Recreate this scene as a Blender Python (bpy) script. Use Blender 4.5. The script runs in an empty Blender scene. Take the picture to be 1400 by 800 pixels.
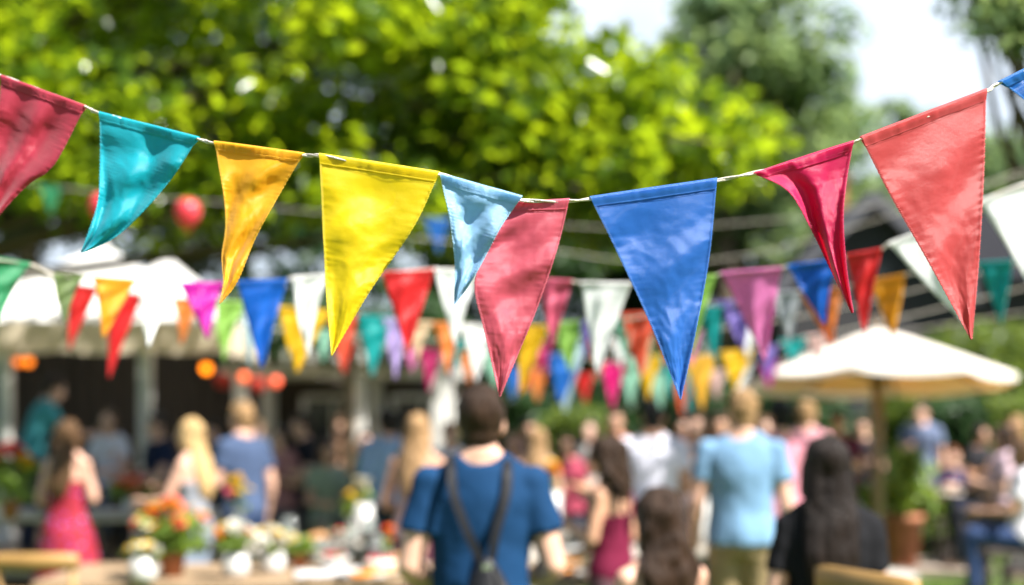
import bpy, bmesh, math, random
import numpy as np
from mathutils import Vector, Matrix, Euler, noise
R = math.radians
PI = math.pi
# ------------------------------------------------------------------ camera, world, sun, exposure
scn = bpy.context.scene
COL = scn.collection
CAM_H = 1.7
F = 50.0 / 36.0 * 1400.0          # focal length in photo pixels
YH = 556.0                        # horizon row in the photo
cam_d = bpy.data.cameras.new("camera")
cam = bpy.data.objects.new("camera", cam_d)
COL.objects.link(cam)
cam.location = (0, 0, CAM_H)
cam.rotation_euler = (R(90), 0, 0)
cam_d.lens = 50
cam_d.sensor_width = 36
cam_d.shift_y = (YH - 400.0) / 1400.0
cam_d.clip_end = 2000
cam_d.clip_start = 0.05
cam_d.dof.use_dof = True
cam_d.dof.focus_distance = 2.22
cam_d.dof.aperture_fstop = 1.7
scn.camera = cam

SUN_EL, SUN_AZ = 52.0, 124.0       # azimuth measured from +Y towards +X
world = bpy.data.worlds.new("World")
scn.world = world
world.use_nodes = True
nt = world.node_tree
for n in list(nt.nodes): nt.nodes.remove(n)
sky = nt.nodes.new('ShaderNodeTexSky'); sky.sky_type = 'NISHITA'
sky.sun_disc = False
sky.sun_elevation = R(SUN_EL)
sky.sun_rotation = R(SUN_AZ)
sky.dust_density = 1.2; sky.air_density = 1.0; sky.ozone_density = 1.0
bg = nt.nodes.new('ShaderNodeBackground'); bg.inputs['Strength'].default_value = 0.052
wo = nt.nodes.new('ShaderNodeOutputWorld')
# added white cloud layer that turns the blue sky ahead white
wtc = nt.nodes.new('ShaderNodeTexCoord'); wn = nt.nodes.new('ShaderNodeTexNoise'); wn.inputs['Scale'].default_value = 2.6; wn.inputs['Detail'].default_value = 7; wn.inputs['Distortion'].default_value = .4
wr = nt.nodes.new('ShaderNodeMapRange'); wr.inputs[1].default_value = .12; wr.inputs[2].default_value = .36
wm = nt.nodes.new('ShaderNodeMix'); wm.data_type = 'RGBA'; wm.inputs[7].default_value = (6.7, 7.6, 8.7, 1)
nt.links.new(wtc.outputs['Generated'], wn.inputs['Vector']); nt.links.new(wn.outputs[0], wr.inputs[0]); 
wx = nt.nodes.new('ShaderNodeSeparateXYZ'); nt.links.new(wtc.outputs['Generated'], wx.inputs[0])
wf = nt.nodes.new('ShaderNodeMapRange'); wf.inputs[1].default_value = .1; wf.inputs[2].default_value = .5; nt.links.new(wx.outputs['Y'], wf.inputs[0])   # added cloud masked to the far side, to cut fill light on fronts
wk = nt.nodes.new('ShaderNodeMath'); wk.operation = 'MULTIPLY'; nt.links.new(wr.outputs[0], wk.inputs[0]); nt.links.new(wf.outputs[0], wk.inputs[1]); nt.links.new(wk.outputs[0], wm.inputs[0]); nt.links.new(sky.outputs[0], wm.inputs[6])
nt.links.new(wm.outputs[2], bg.inputs[0]); nt.links.new(bg.outputs[0], wo.inputs[0])
sun_d = bpy.data.lights.new("sun", 'SUN'); sun_d.energy = 5.0; sun_d.angle = R(0.5); sun_d.color = (1.0, 0.96, 0.89)
sun = bpy.data.objects.new("sun", sun_d); COL.objects.link(sun)
SD = Vector((math.sin(R(SUN_AZ)) * math.cos(R(SUN_EL)), math.cos(R(SUN_AZ)) * math.cos(R(SUN_EL)), math.sin(R(SUN_EL))))
sun.rotation_euler = SD.to_track_quat('Z', 'Y').to_euler()
sun.location = (6, 6, 12)
scn.view_settings.view_transform = 'Standard'
scn.view_settings.look = 'None'
scn.view_settings.exposure = 1.58
scn.view_settings.gamma = 1
scn.render.engine = 'CYCLES'
cy = scn.cycles
cy.use_denoising = True
cy.max_bounces = 8; cy.transparent_max_bounces = 8; cy.diffuse_bounces = 3; cy.glossy_bounces = 3; cy.transmission_bounces = 5
cy.sample_clamp_indirect = 6
cy.caustics_reflective = False; cy.caustics_refractive = False

def P(px, py, d):
    """a point of the place seen at photo pixel (px, py), d metres in front of the lens"""
    return Vector(((px - 700.0) / F * d, d, CAM_H + (YH - py) / F * d))
def X(px, d): return (px - 700.0) / F * d
def Z(py, d): return CAM_H + (YH - py) / F * d

# ------------------------------------------------------------------ materials
MATS = {}
def nodes_of(name):
    m = bpy.data.materials.new(name); m.use_nodes = True
    t = m.node_tree
    b = t.nodes['Principled BSDF']; o = t.nodes['Material Output']
    return m, t, b, o
def L(t, a, b): t.links.new(a, b)
def mat(name, col, rough=0.6, var=0.12, scale=6.0, bump=0.0, bscale=40.0, metal=0.0, spec=0.5, transl=0.0, tcol=None, emit=0.0, sheen=0.0, stretch=(1, 1, 1)):
    if name in MATS: return MATS[name]
    m, t, b, o = nodes_of(name)
    tc = t.nodes.new('ShaderNodeTexCoord')
    mp = t.nodes.new('ShaderNodeMapping'); mp.inputs['Scale'].default_value = stretch
    L(t, tc.outputs['Object'], mp.inputs[0])
    nz = t.nodes.new('ShaderNodeTexNoise'); nz.inputs['Scale'].default_value = scale; nz.inputs['Detail'].default_value = 5
    L(t, mp.outputs[0], nz.inputs['Vector'])
    mx = t.nodes.new('ShaderNodeMix'); mx.data_type = 'RGBA'
    c = Vector(col)
    mx.inputs[6].default_value = (*[max(0, v * (1 - var)) for v in c], 1)
    mx.inputs[7].default_value = (*[min(1, v * (1 + var)) for v in c], 1)
    rp = t.nodes.new('ShaderNodeMapRange'); rp.inputs[1].default_value = 0.3; rp.inputs[2].default_value = 0.7
    L(t, nz.outputs[0], rp.inputs[0]); L(t, rp.outputs[0], mx.inputs[0])
    L(t, mx.outputs[2], b.inputs['Base Color'])
    b.inputs['Roughness'].default_value = rough; b.inputs['Metallic'].default_value = metal
    b.inputs['Specular IOR Level'].default_value = spec
    if sheen: b.inputs['Sheen Weight'].default_value = sheen
    if emit:
        b.inputs['Emission Color'].default_value = (*col, 1); b.inputs['Emission Strength'].default_value = emit
    if bump:
        n2 = t.nodes.new('ShaderNodeTexNoise'); n2.inputs['Scale'].default_value = bscale; n2.inputs['Detail'].default_value = 4
        L(t, mp.outputs[0], n2.inputs['Vector'])
        bp = t.nodes.new('ShaderNodeBump'); bp.inputs['Strength'].default_value = bump; bp.inputs['Distance'].default_value = 0.01
        L(t, n2.outputs[0], bp.inputs['Height']); L(t, bp.outputs[0], b.inputs['Normal'])
    if transl:
        tr = t.nodes.new('ShaderNodeBsdfTranslucent')
        if tcol is None: L(t, mx.outputs[2], tr.inputs[0])
        else: tr.inputs[0].default_value = (*tcol, 1)
        ms = t.nodes.new('ShaderNodeMixShader'); ms.inputs[0].default_value = transl
        L(t, b.outputs[0], ms.inputs[1]); L(t, tr.outputs[0], ms.inputs[2]); L(t, ms.outputs[0], o.inputs[0])
    MATS[name] = m
    return m
def leaf_mat(name, dark, light, tl, rough=0.42, transl=0.5, spec=0.5):
    """per-leaf colour from the mesh attribute 'rnd'"""
    if name in MATS: return MATS[name]
    m, t, b, o = nodes_of(name)
    at = t.nodes.new('ShaderNodeAttribute'); at.attribute_name = 'rnd'
    mx = t.nodes.new('ShaderNodeMix'); mx.data_type = 'RGBA'
    mx.inputs[6].default_value = (*dark, 1); mx.inputs[7].default_value = (*light, 1)
    L(t, at.outputs['Fac'], mx.inputs[0]); L(t, mx.outputs[2], b.inputs['Base Color'])
    b.inputs['Roughness'].default_value = rough; b.inputs['Specular IOR Level'].default_value = spec
    tr = t.nodes.new('ShaderNodeBsdfTranslucent')
    m2 = t.nodes.new('ShaderNodeMix'); m2.data_type = 'RGBA'
    m2.inputs[6].default_value = (tl[0] * .22, tl[1] * .34, tl[2] * .8, 1); m2.inputs[7].default_value = (*tl, 1)
    L(t, at.outputs['Fac'], m2.inputs[0]); L(t, m2.outputs[2], tr.inputs[0])
    ms = t.nodes.new('ShaderNodeMixShader'); ms.inputs[0].default_value = transl
    L(t, b.outputs[0], ms.inputs[1]); L(t, tr.outputs[0], ms.inputs[2]); L(t, ms.outputs[0], o.inputs[0])
    MATS[name] = m
    return m
def satin(name, col, transl=0.5, rough=0.42):
    """woven satin: threads as fine crossed waves, soft sheen, light passing through"""
    if name in MATS: return MATS[name]
    m, t, b, o = nodes_of(name)
    tc = t.nodes.new('ShaderNodeTexCoord')
    nz = t.nodes.new('ShaderNodeTexNoise'); nz.inputs['Scale'].default_value = 14; nz.inputs['Detail'].default_value = 6
    L(t, tc.outputs['Object'], nz.inputs['Vector'])
    mx = t.nodes.new('ShaderNodeMix'); mx.data_type = 'RGBA'
    mx.inputs[6].default_value = (*[v * .9 for v in col], 1); mx.inputs[7].default_value = (*[min(1, v * 1.08) for v in col], 1)
    L(t, nz.outputs[0], mx.inputs[0]); L(t, mx.outputs[2], b.inputs['Base Color'])
    b.inputs['Roughness'].default_value = rough; b.inputs['Specular IOR Level'].default_value = 0.6
    b.inputs['Sheen Weight'].default_value = 0.35; b.inputs['Sheen Roughness'].default_value = 0.4
    b.inputs['Anisotropic'].default_value = 0.5
    w1 = t.nodes.new('ShaderNodeTexWave'); w1.bands_direction = 'Z'; w1.inputs['Scale'].default_value = 260; w1.inputs['Distortion'].default_value = 1.5; w1.inputs['Detail'].default_value = 2
    w2 = t.nodes.new('ShaderNodeTexWave'); w2.bands_direction = 'X'; w2.inputs['Scale'].default_value = 260; w2.inputs['Distortion'].default_value = 1.5
    n3 = t.nodes.new('ShaderNodeTexNoise'); n3.inputs['Scale'].default_value = 90; n3.inputs['Detail'].default_value = 8
    for w in (w1, w2, n3): L(t, tc.outputs['Object'], w.inputs['Vector'])
    ad = t.nodes.new('ShaderNodeMath'); ad.operation = 'ADD'; L(t, w1.outputs['Fac'], ad.inputs[0]); L(t, w2.outputs['Fac'], ad.inputs[1])
    a2 = t.nodes.new('ShaderNodeMath'); a2.operation = 'MULTIPLY_ADD'; L(t, n3.outputs[0], a2.inputs[0]); a2.inputs[1].default_value = 4.0; L(t, ad.outputs[0], a2.inputs[2])
    bp = t.nodes.new('ShaderNodeBump'); bp.inputs['Strength'].default_value = 0.4; bp.inputs['Distance'].default_value = 0.0006
    L(t, a2.outputs[0], bp.inputs['Height']); L(t, bp.outputs[0], b.inputs['Normal'])
    tr = t.nodes.new('ShaderNodeBsdfTranslucent'); L(t, mx.outputs[2], tr.inputs[0])
    ms = t.nodes.new('ShaderNodeMixShader'); ms.inputs[0].default_value = transl
    L(t, b.outputs[0], ms.inputs[1]); L(t, tr.outputs[0], ms.inputs[2]); L(t, ms.outputs[0], o.inputs[0])
    MATS[name] = m
    return m

# ------------------------------------------------------------------ object helpers
def tag(o, label=None, cat=None, group=None, kind=None):
    if label: o['label'] = label
    if cat: o['category'] = cat
    if group: o['group'] = group
    if kind: o['kind'] = kind
    return o
def thing(name, label, cat, loc=(0, 0, 0), rz=0.0, group=None):
    o = bpy.data.objects.new(name, None); COL.objects.link(o)
    o.empty_display_size = 0.1
    o.location = loc; o.rotation_euler = (0, 0, rz)
    return tag(o, label, cat, group)
def link(name, me, m=None, parent=None, loc=None, smooth=False, rot=None):
    o = bpy.data.objects.new(name, me); COL.objects.link(o)
    if m is not None and not me.materials: me.materials.append(m)
    if smooth and len(me.polygons): me.polygons.foreach_set('use_smooth', [True] * len(me.polygons))
    if parent: o.parent = parent
    if loc is not None: o.location = loc
    if rot is not None: o.rotation_euler = rot
    return o
class MB:
    """collects verts and faces of one mesh"""
    def __init__(s): s.v = []; s.f = []
    def add(s, vs, fs):
        n = len(s.v); s.v += [tuple(v) for v in vs]; s.f += [tuple(i + n for i in f) for f in fs]
        return s
    def box(s, c, size, rz=0.0, bev=0.0, taper=1.0, rot=None):
        x, y, z = [k / 2 for k in size]; c = Vector(c)
        M = rot.to_matrix() if rot is not None else Matrix.Rotation(rz, 3, 'Z')
        b = min(bev, x * .45, y * .45, z * .45)
        if b <= 0:
            vs = [c + M @ Vector((sx * x * (taper if sz > 0 else 1), sy * y * (taper if sz > 0 else 1), sz * z)) for sz in (-1, 1) for sx, sy in ((-1, -1), (1, -1), (1, 1), (-1, 1))]
            return s.add(vs, [(3, 2, 1, 0), (4, 5, 6, 7), (0, 1, 5, 4), (1, 2, 6, 5), (2, 3, 7, 6), (3, 0, 4, 7)])
        rings = []
        for zz, k in ((-z, b), (-z + b, 0), (z - b, 0), (z, b)):
            tp = taper if zz > 0 else 1
            xx, yy = (x - k) * tp, (y - k) * tp
            bb = b if k == 0 else b * .5
            rings.append([(-xx + bb, -yy, zz), (xx - bb, -yy, zz), (xx, -yy + bb, zz), (xx, yy - bb, zz), (xx - bb, yy, zz), (-xx + bb, yy, zz), (-xx, yy - bb, zz), (-xx, -yy + bb, zz)])
        vs = [c + M @ Vector(p) for r in rings for p in r]
        fs = [tuple(range(7, -1, -1)), tuple(range(24, 32))]
        for r in range(3):
            for i in range(8): fs.append((r * 8 + i, r * 8 + (i + 1) % 8, r * 8 + 8 + (i + 1) % 8, r * 8 + 8 + i))
        return s.add(vs, fs)
    def tube(s, pts, rad, n=8, caps=True, rads=None):
        pts = [Vector(p) for p in pts]; rings = []
        up = Vector((0, 0, 1)); prev = None
        for i, p in enumerate(pts):
            t = (pts[min(i + 1, len(pts) - 1)] - pts[max(i - 1, 0)]).normalized()
            if prev is None:
                a = up.cross(t)
                if a.length < .1: a = Vector((1, 0, 0)).cross(t)
            else: a = prev - t * prev.dot(t)
            a.normalize(); prev = a; b = t.cross(a)
            r = rads[i] if rads else rad
            rings.append([p + a * math.cos(k * 2 * PI / n) * r + b * math.sin(k * 2 * PI / n) * r for k in range(n)])
        vs = [q for r in rings for q in r]; fs = []
        for i in range(len(pts) - 1):
            for k in range(n): fs.append((i * n + k, i * n + (k + 1) % n, (i + 1) * n + (k + 1) % n, (i + 1) * n + k))
        if caps: fs += [tuple(range(n - 1, -1, -1)), tuple(range((len(pts) - 1) * n, len(pts) * n))]
        return s.add(vs, fs)
    def lathe(s, prof, c=(0, 0, 0), n=20, closed=False):
        c = Vector(c); vs = []; fs = []
        for r, z in prof:
            for k in range(n): vs.append(c + Vector((r * math.cos(k * 2 * PI / n), r * math.sin(k * 2 * PI / n), z)))
        for i in range(len(prof) - 1):
            for k in range(n): fs.append((i * n + k, i * n + (k + 1) % n, (i + 1) * n + (k + 1) % n, (i + 1) * n + k))
        if closed: fs += [tuple(range(n - 1, -1, -1)), tuple(range((len(prof) - 1) * n, len(prof) * n))]
        return s.add(vs, fs)
    def ell(s, c, rad, M=None, nu=16, nv=10):
        c = Vector(c); vs = []; fs = []
        M = M or Matrix.Identity(3)
        for j in range(nv + 1):
            th = PI * (j / nv); st = max(math.sin(th), .02)
            for i in range(nu):
                ph = 2 * PI * i / nu
                vs.append(c + M @ Vector((rad[0] * st * math.cos(ph), rad[1] * st * math.sin(ph), -rad[2] * math.cos(th))))
        for j in range(nv):
            for i in range(nu): fs.append((j * nu + i, j * nu + (i + 1) % nu, (j + 1) * nu + (i + 1) % nu, (j + 1) * nu + i))
        fs += [tuple(range(nu - 1, -1, -1)), tuple(range(nv * nu, nv * nu + nu))]
        return s.add(vs, fs)
    def loft(s, rings, n=20):
        """rings: (centre, rx, ry, matrix) closed at both ends"""
        vs = []; fs = []
        for c, rx, ry, M in rings:
            for k in range(n): vs.append(Vector(c) + M @ Vector((rx * math.cos(k * 2 * PI / n), ry * math.sin(k * 2 * PI / n), 0)))
        for i in range(len(rings) - 1):
            for k in range(n): fs.append((i * n + k, i * n + (k + 1) % n, (i + 1) * n + (k + 1) % n, (i + 1) * n + k))
        fs += [tuple(range(n - 1, -1, -1)), tuple(range((len(rings) - 1) * n, len(rings) * n))]
        return s.add(vs, fs)
    def cap(s, a, b, ra, rb, n=12):
        a = Vector(a); b = Vector(b); t = (b - a).normalized()
        h = .7
        return s.tube([a - t * ra * h * .9, a - t * ra * h * .5, a, b, b + t * rb * h * .5, b + t * rb * h * .9], 0, n, True, [ra * .45, ra * .85, ra, rb, rb * .85, rb * .45])
    def mesh(s, name):
        me = bpy.data.meshes.new(name); me.from_pydata(s.v, [], s.f); me.update()
        return me
    def build(s, name, m=None, parent=None, smooth=False, loc=None, rot=None):
        return link(name, s.mesh(name), m, parent, loc, smooth, rot)

BAKE = []
def organic(name, mb, m, parent, voxel=0.01, smooth=4, disp=None):
    o = mb.build(name, m, parent)
    r = o.modifiers.new('r', 'REMESH'); r.mode = 'VOXEL'; r.voxel_size = voxel; r.use_smooth_shade = True
    q = o.modifiers.new('s', 'SMOOTH'); q.factor = 0.5; q.iterations = smooth
    BAKE.append((o, disp))
    return o
def bake():
    dg = bpy.context.evaluated_depsgraph_get()
    for o, disp in BAKE:
        me = bpy.data.meshes.new_from_object(o.evaluated_get(dg))
        o.modifiers.clear(); old = o.data; me.name = o.name; o.data = me
        if old.users == 0: bpy.data.meshes.remove(old)
        if disp:
            amp, fx, fz, sd = disp
            n = len(me.vertices)
            nv = np.empty(n * 3, 'f'); me.vertices.foreach_get('co', nv); nv = nv.reshape(-1, 3)
            nn = np.empty(n * 3, 'f'); me.vertices.foreach_get('normal', nn); nn = nn.reshape(-1, 3)
            off = Vector((sd * 3.1, sd * 1.7, sd * 5.3))
            d = np.array([noise.noise(Vector((float(v[0]) * fx, float(v[1]) * fx, float(v[2]) * fz)) + off) + .5 * noise.noise(Vector((float(v[0]) * fx * 2.1, float(v[1]) * fx * 2.1, float(v[2]) * fz * 2.1)) + off) for v in nv], 'f')
            nv = nv + nn * (d * amp)[:, None]
            me.vertices.foreach_set('co', nv.astype('f').ravel()); me.update()
        me.polygons.foreach_set('use_smooth', [True] * len(me.polygons))
    BAKE.clear()

def leaf_cloud(name, centers, per, rad, size, seed, m, parent=None, up=0.55, flat=0.75, aspect=0.62):
    """many separate leaves, each a folded kite, gathered round clump centres"""
    rg = np.random.default_rng(seed)
    C = np.repeat(np.array(centers, 'f').reshape(-1, 3), per, axis=0); n = len(C)
    rr = np.repeat(np.broadcast_to(np.array(rad, 'f'), (len(centers),)), per)
    d = rg.normal(size=(n, 3)); d /= np.linalg.norm(d, axis=1)[:, None]
    r = rr * rg.random(n) ** 0.45
    pos = C + d * r[:, None] * np.array([1, 1, flat])
    nor = rg.normal(size=(n, 3)); nor /= np.linalg.norm(nor, axis=1)[:, None]; nor[:, 2] = np.abs(nor[:, 2]) + up; nor /= np.linalg.norm(nor, axis=1)[:, None]
    a = rg.normal(size=(n, 3)); a[:, 2] -= .5; a -= nor * (a * nor).sum(1)[:, None]; a /= np.linalg.norm(a, axis=1)[:, None]
    b = np.cross(nor, a)
    sz = size * (0.65 + 0.7 * rg.random(n))
    w = sz * aspect * .5
    base = pos - a * (sz * .5)[:, None]; tip = pos + a * (sz * .5)[:, None] - nor * (sz * .12)[:, None]
    mid = pos - a * (sz * .08)[:, None]
    l = mid - b * w[:, None] + nor * (w * .35)[:, None]; q = mid + b * w[:, None] + nor * (w * .35)[:, None]
    V = np.stack([base, q, tip, l], 1).reshape(-1, 3).astype('f')
    me = bpy.data.meshes.new(name)
    me.vertices.add(4 * n); me.vertices.foreach_set('co', V.ravel())
    F_ = np.stack([np.arange(n) * 4, np.arange(n) * 4 + 1, np.arange(n) * 4 + 2, np.arange(n) * 4, np.arange(n) * 4 + 2, np.arange(n) * 4 + 3], 1).astype('i')
    me.loops.add(6 * n); me.loops.foreach_set('vertex_index', F_.ravel())
    me.polygons.add(2 * n); me.polygons.foreach_set('loop_start', np.arange(2 * n, dtype='i') * 3)
    me.update(calc_edges=True)
    at = me.attributes.new('rnd', 'FLOAT', 'POINT')
    cl = np.repeat(rg.random(len(centers)), per)
    val = np.clip(.55 * rg.random(n) + .45 * cl, 0, 1)
    at.data.foreach_set('value', np.repeat(val, 4).astype('f'))
    return link(name, me, m, parent)

# ------------------------------------------------------------------ ground
rng = random.Random(4)
def ground():
    m, t, b, o = nodes_of('lawn')
    tc = t.nodes.new('ShaderNodeTexCoord')
    n1 = t.nodes.new('ShaderNodeTexNoise'); n1.inputs['Scale'].default_value = .35; n1.inputs['Detail'].default_value = 6
    n2 = t.nodes.new('ShaderNodeTexNoise'); n2.inputs['Scale'].default_value = 60; n2.inputs['Detail'].default_value = 6
    L(t, tc.outputs['Object'], n1.inputs[0]); L(t, tc.outputs['Object'], n2.inputs[0])
    r = t.nodes.new('ShaderNodeValToRGB')
    r.color_ramp.elements[0].color = (.045, .085, .012, 1); r.color_ramp.elements[0].position = .3
    r.color_ramp.elements[1].color = (.13, .19, .03, 1); r.color_ramp.elements[1].position = .72
    a = t.nodes.new('ShaderNodeMath'); a.operation = 'MULTIPLY_ADD'; a.inputs[1].default_value = .5
    L(t, n1.outputs[0], a.inputs[0])
    a3 = t.nodes.new('ShaderNodeMath'); a3.operation = 'MULTIPLY'; a3.inputs[1].default_value = .5; L(t, n2.outputs[0], a3.inputs[0]); L(t, a3.outputs[0], a.inputs[2])
    L(t, a.outputs[0], r.inputs[0]); L(t, r.outputs[0], b.inputs['Base Color']); b.inputs['Roughness'].default_value = .9
    bp = t.nodes.new('ShaderNodeBump'); bp.inputs['Strength'].default_value = .8; bp.inputs['Distance'].default_value = .04; L(t, n2.outputs[0], bp.inputs['Height']); L(t, bp.outputs[0], b.inputs['Normal'])
    tag(MB().add([(-600, -200, 0), (600, -200, 0), (600, 1200, 0), (-600, 1200, 0)], [(0, 1, 2, 3)]).build('lawn_ground', m), kind='structure')
    pm = mat('paving', (.42, .34, .28), .8, .2, 3, .5, 25)
    mb = MB()
    vs = [(3.95, 14.3, 0), (4.75, 14.15, 0), (4.95, 15.2, 0), (4.5, 15.7, 0), (4.0, 15.5, 0)]
    mb.add([(x, y, .03) for x, y, _ in vs] + [(x, y, -.05) for x, y, _ in vs], [(0, 1, 2, 3, 4)] + [(i, (i + 1) % 5 + 0, (i + 1) % 5 + 5, i + 5)[::-1] for i in range(5)])
    tag(mb.build('paved_path', pm), kind='structure')
    # grass blades where the lawn shows
    rg = np.random.default_rng(5); n = 60000
    x = rg.uniform(-4, 9, n); y = rg.uniform(12.5, 22, n)
    keep = ~((x > 3.95) & (x < 4.9) & (y > 14.2) & (y < 15.6)); x = x[keep]; y = y[keep]
    keep = ~((x < -2.0) & (y > 12.8)); x = x[keep]; y = y[keep]; n = len(x)
    an = rg.uniform(0, 2 * PI, n); h = rg.uniform(.03, .075, n); lx = rg.normal(0, .02, n); ly = rg.normal(0, .02, n); w = .007
    V = np.stack([np.stack([x - np.cos(an) * w, y - np.sin(an) * w, 0 * x], 1), np.stack([x + np.cos(an) * w, y + np.sin(an) * w, 0 * x], 1), np.stack([x + lx, y + ly, h], 1)], 1)
    me = bpy.data.meshes.new('grass'); me.vertices.add(3 * n); me.vertices.foreach_set('co', V.astype('f').ravel())
    me.loops.add(3 * n); me.loops.foreach_set('vertex_index', np.arange(3 * n, dtype='i')); me.polygons.add(n); me.polygons.foreach_set('loop_start', np.arange(n, dtype='i') * 3); me.update(calc_edges=True)
    at = me.attributes.new('rnd', 'FLOAT', 'POINT'); at.data.foreach_set('value', np.repeat(rg.random(n), 3).astype('f'))
    g = link('grass', me, leaf_mat('grass_blade', (.05, .1, .012), (.12, .19, .03), (.3, .42, .05)))
    tag(g, 'short sunlit green grass of the lawn', 'grass', kind='stuff')
ground()

# ------------------------------------------------------------------ trees
bark = mat('bark', (.09, .065, .045), .9, .35, 5, .8, 14, stretch=(1, 1, .25))
def limb(mb, pts, r0, r1, n=9):
    k = len(pts); fine = []; rads = []
    for i in range(k - 1):
        for j in range(4):
            u = j / 4; fine.append(Vector(pts[i]).lerp(Vector(pts[i + 1]), u) + Vector((rng.uniform(-1, 1), rng.uniform(-1, 1), rng.uniform(-1, 1))) * .03); rads.append(r0 + (r1 - r0) * ((i + u) / (k - 1)))
    fine.append(Vector(pts[-1])); rads.append(r1)
    mb.tube(fine, 0, n, True, rads)
def tree(name, label, base, trunk_top, clumps, per, crad, leaf, lm, seed, r0=.25, group=None, up=.55, aspect=.62, hide_limbs=False):
    t = thing(name, label, 'tree', base, 0, group)
    b = Vector(base)
    mb = MB(); tt = Vector(trunk_top) - b
    limb(mb, [(0, 0, -.1), tt * .35 + Vector((.1, .05, 0)), tt * .7 + Vector((-.08, .1, 0)), tt], r0, r0 * .55, 12)
    mb.tube([(0, 0, -.1), (0, 0, .25)], 0, 12, True, [r0 * 1.6, r0 * 1.02])
    mb.build('trunk', bark, t, True)
    br = MB(); rr = random.Random(seed)
    cs = [Vector(c) - b for c in clumps]
    for c in cs[::max(1, len(cs) // 45)]:
        s = tt * rr.uniform(.55, 1.0)
        mid = s.lerp(c, .5) + Vector((rr.uniform(-.3, .3), rr.uniform(-.3, .3), rr.uniform(-.1, .4)))
        limb(br, [s, mid, c], r0 * .28, r0 * .05, 6)
    br.build('branch', bark, t, True)
    leaf_cloud('crown', [tuple(c) for c in cs], per, crad, leaf, seed, lm, t, up=up, aspect=aspect)
    return t
def blob_clumps(parts, seed):
    """parts: (centre, (rx, ry, rz), count); clump centres in the outer shell of each lobe"""
    rr = random.Random(seed); out = []
    for c, rad, n in parts:
        for _ in range(n):
            d = Vector((rr.gauss(0, 1), rr.gauss(0, 1), rr.gauss(0, 1))).normalized(); k = rr.random() ** .35
            out.append((c[0] + d.x * rad[0] * k, c[1] + d.y * rad[1] * k, c[2] + d.z * rad[2] * k))
    return out
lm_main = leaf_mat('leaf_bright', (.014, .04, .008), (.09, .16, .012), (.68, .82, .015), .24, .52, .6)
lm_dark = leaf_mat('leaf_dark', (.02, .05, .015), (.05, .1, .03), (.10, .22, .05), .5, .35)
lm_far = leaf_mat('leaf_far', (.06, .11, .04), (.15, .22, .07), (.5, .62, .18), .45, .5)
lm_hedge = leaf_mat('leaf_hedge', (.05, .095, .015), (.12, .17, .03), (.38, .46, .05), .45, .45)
big = blob_clumps([((-4.4, 11.9, 5.2), (2.9, 1.9, 2.5), 104), ((-1.5, 11.7, 4.9), (2.0, 1.7, 2.1), 74),
                   ((-.2, 11.6, 3.75), (1.0, 1.0, .8), 30), ((.75, 11.4, 3.75), (.9, .9, .62), 32), ((1.55, 11.3, 3.72), (.6, .7, .32), 14), ((-.35, 11.5, 5.2), (.8, 1.0, .9), 20), ((-1.7, 10.7, 3.45), (.7, .35, .45), 12), ((.2, 10.9, 3.3), (1.1, .4, .35), 16), ((-3.2, 10.4, 3.6), (1.0, .35, .5), 10)], 3)
tree('broadleaf_tree', 'large broadleaf tree with bright translucent leaves spreading over the party', (-6.9, 12.4, 0), (-5.2, 12.0, 4.6), big, 82, .46, .15, lm_main, 11, .26, up=.35, aspect=.75)
# trees beyond the garden
def far_tree(label, px, d, top_py, bot_py, wpx, lm, seed, n=90, per=130, leaf=.24, crad=.9, lobes=5, group='trees beyond the garden', name='garden_tree'):
    cx = X(px, d); zt = Z(top_py, d); zb = Z(bot_py, d); w = wpx / F * d / 2
    rr = random.Random(seed); parts = []
    for i in range(lobes):
        fx = rr.uniform(-.55, .55); fz = (i + .5) / lobes
        k = 1 - abs(fz - .45) * .9
        parts.append(((cx + fx * w * k, d + rr.uniform(-.4, .4) * w, zb + (zt - zb) * (.12 + .76 * fz)), (w * .55 * k + .3, w * .5 * k + .3, (zt - zb) * .16 + .2), n // lobes))
    cl = blob_clumps(parts, seed)
    return tree(name, label, (cx, d, 0), (cx, d, zb + (zt - zb) * .55), cl, per, crad, leaf, lm, seed, .3, group)
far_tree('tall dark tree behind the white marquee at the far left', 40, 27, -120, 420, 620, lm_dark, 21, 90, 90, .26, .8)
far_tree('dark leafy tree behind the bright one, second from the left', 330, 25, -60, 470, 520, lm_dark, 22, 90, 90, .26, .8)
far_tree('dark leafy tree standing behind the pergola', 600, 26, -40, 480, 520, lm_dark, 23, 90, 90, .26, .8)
far_tree('soft green tree with sky gaps behind the blue pennant', 995, 27, -40, 430, 440, lm_far, 24, 170, 60, .28, .62, 9)
far_tree('low dark tree between the pergola and the slate roofed cottage', 840, 30, 150, 520, 330, lm_dark, 29, 80, 140, .26, 1.0)
far_tree('grey green tree beside the left end of the cottage', 1135, 34, 150, 470, 280, lm_far, 25, 90, 95, .3, .9)
far_tree('pale rounded tree rising behind the cottage roof', 1290, 46, 165, 420, 260, lm_far, 26, 60, 100, .4, 1.3)
far_tree('broad tree at the right edge behind the cottage', 1420, 38, 190, 430, 170, lm_far, 27, 50, 110, .35, 1.1)
far_tree('slim conifer top poking above the far trees', 1243, 50, 120, 400, 36, lm_far, 28, 34, 80, .35, .55, 8)
# leafy twig of a tree whose branch reaches in at the top right
tw = blob_clumps([((X(1375, 9), 9.0, Z(30, 9)), (.26, .3, .16), 9), ((X(1425, 9), 9.2, Z(-10, 9)), (.4, .4, .3), 14), ((X(1530, 9), 9.6, Z(-110, 9)), (1.0, .9, .8), 50)], 8)
tree('overhanging_tree', 'grey green tree whose branch tip reaches into the sky at the top right', (X(1640, 9), 10.2, 0), (X(1600, 9), 10.0, 3.8), tw, 36, .22, .1, lm_far, 31, .16)
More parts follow.
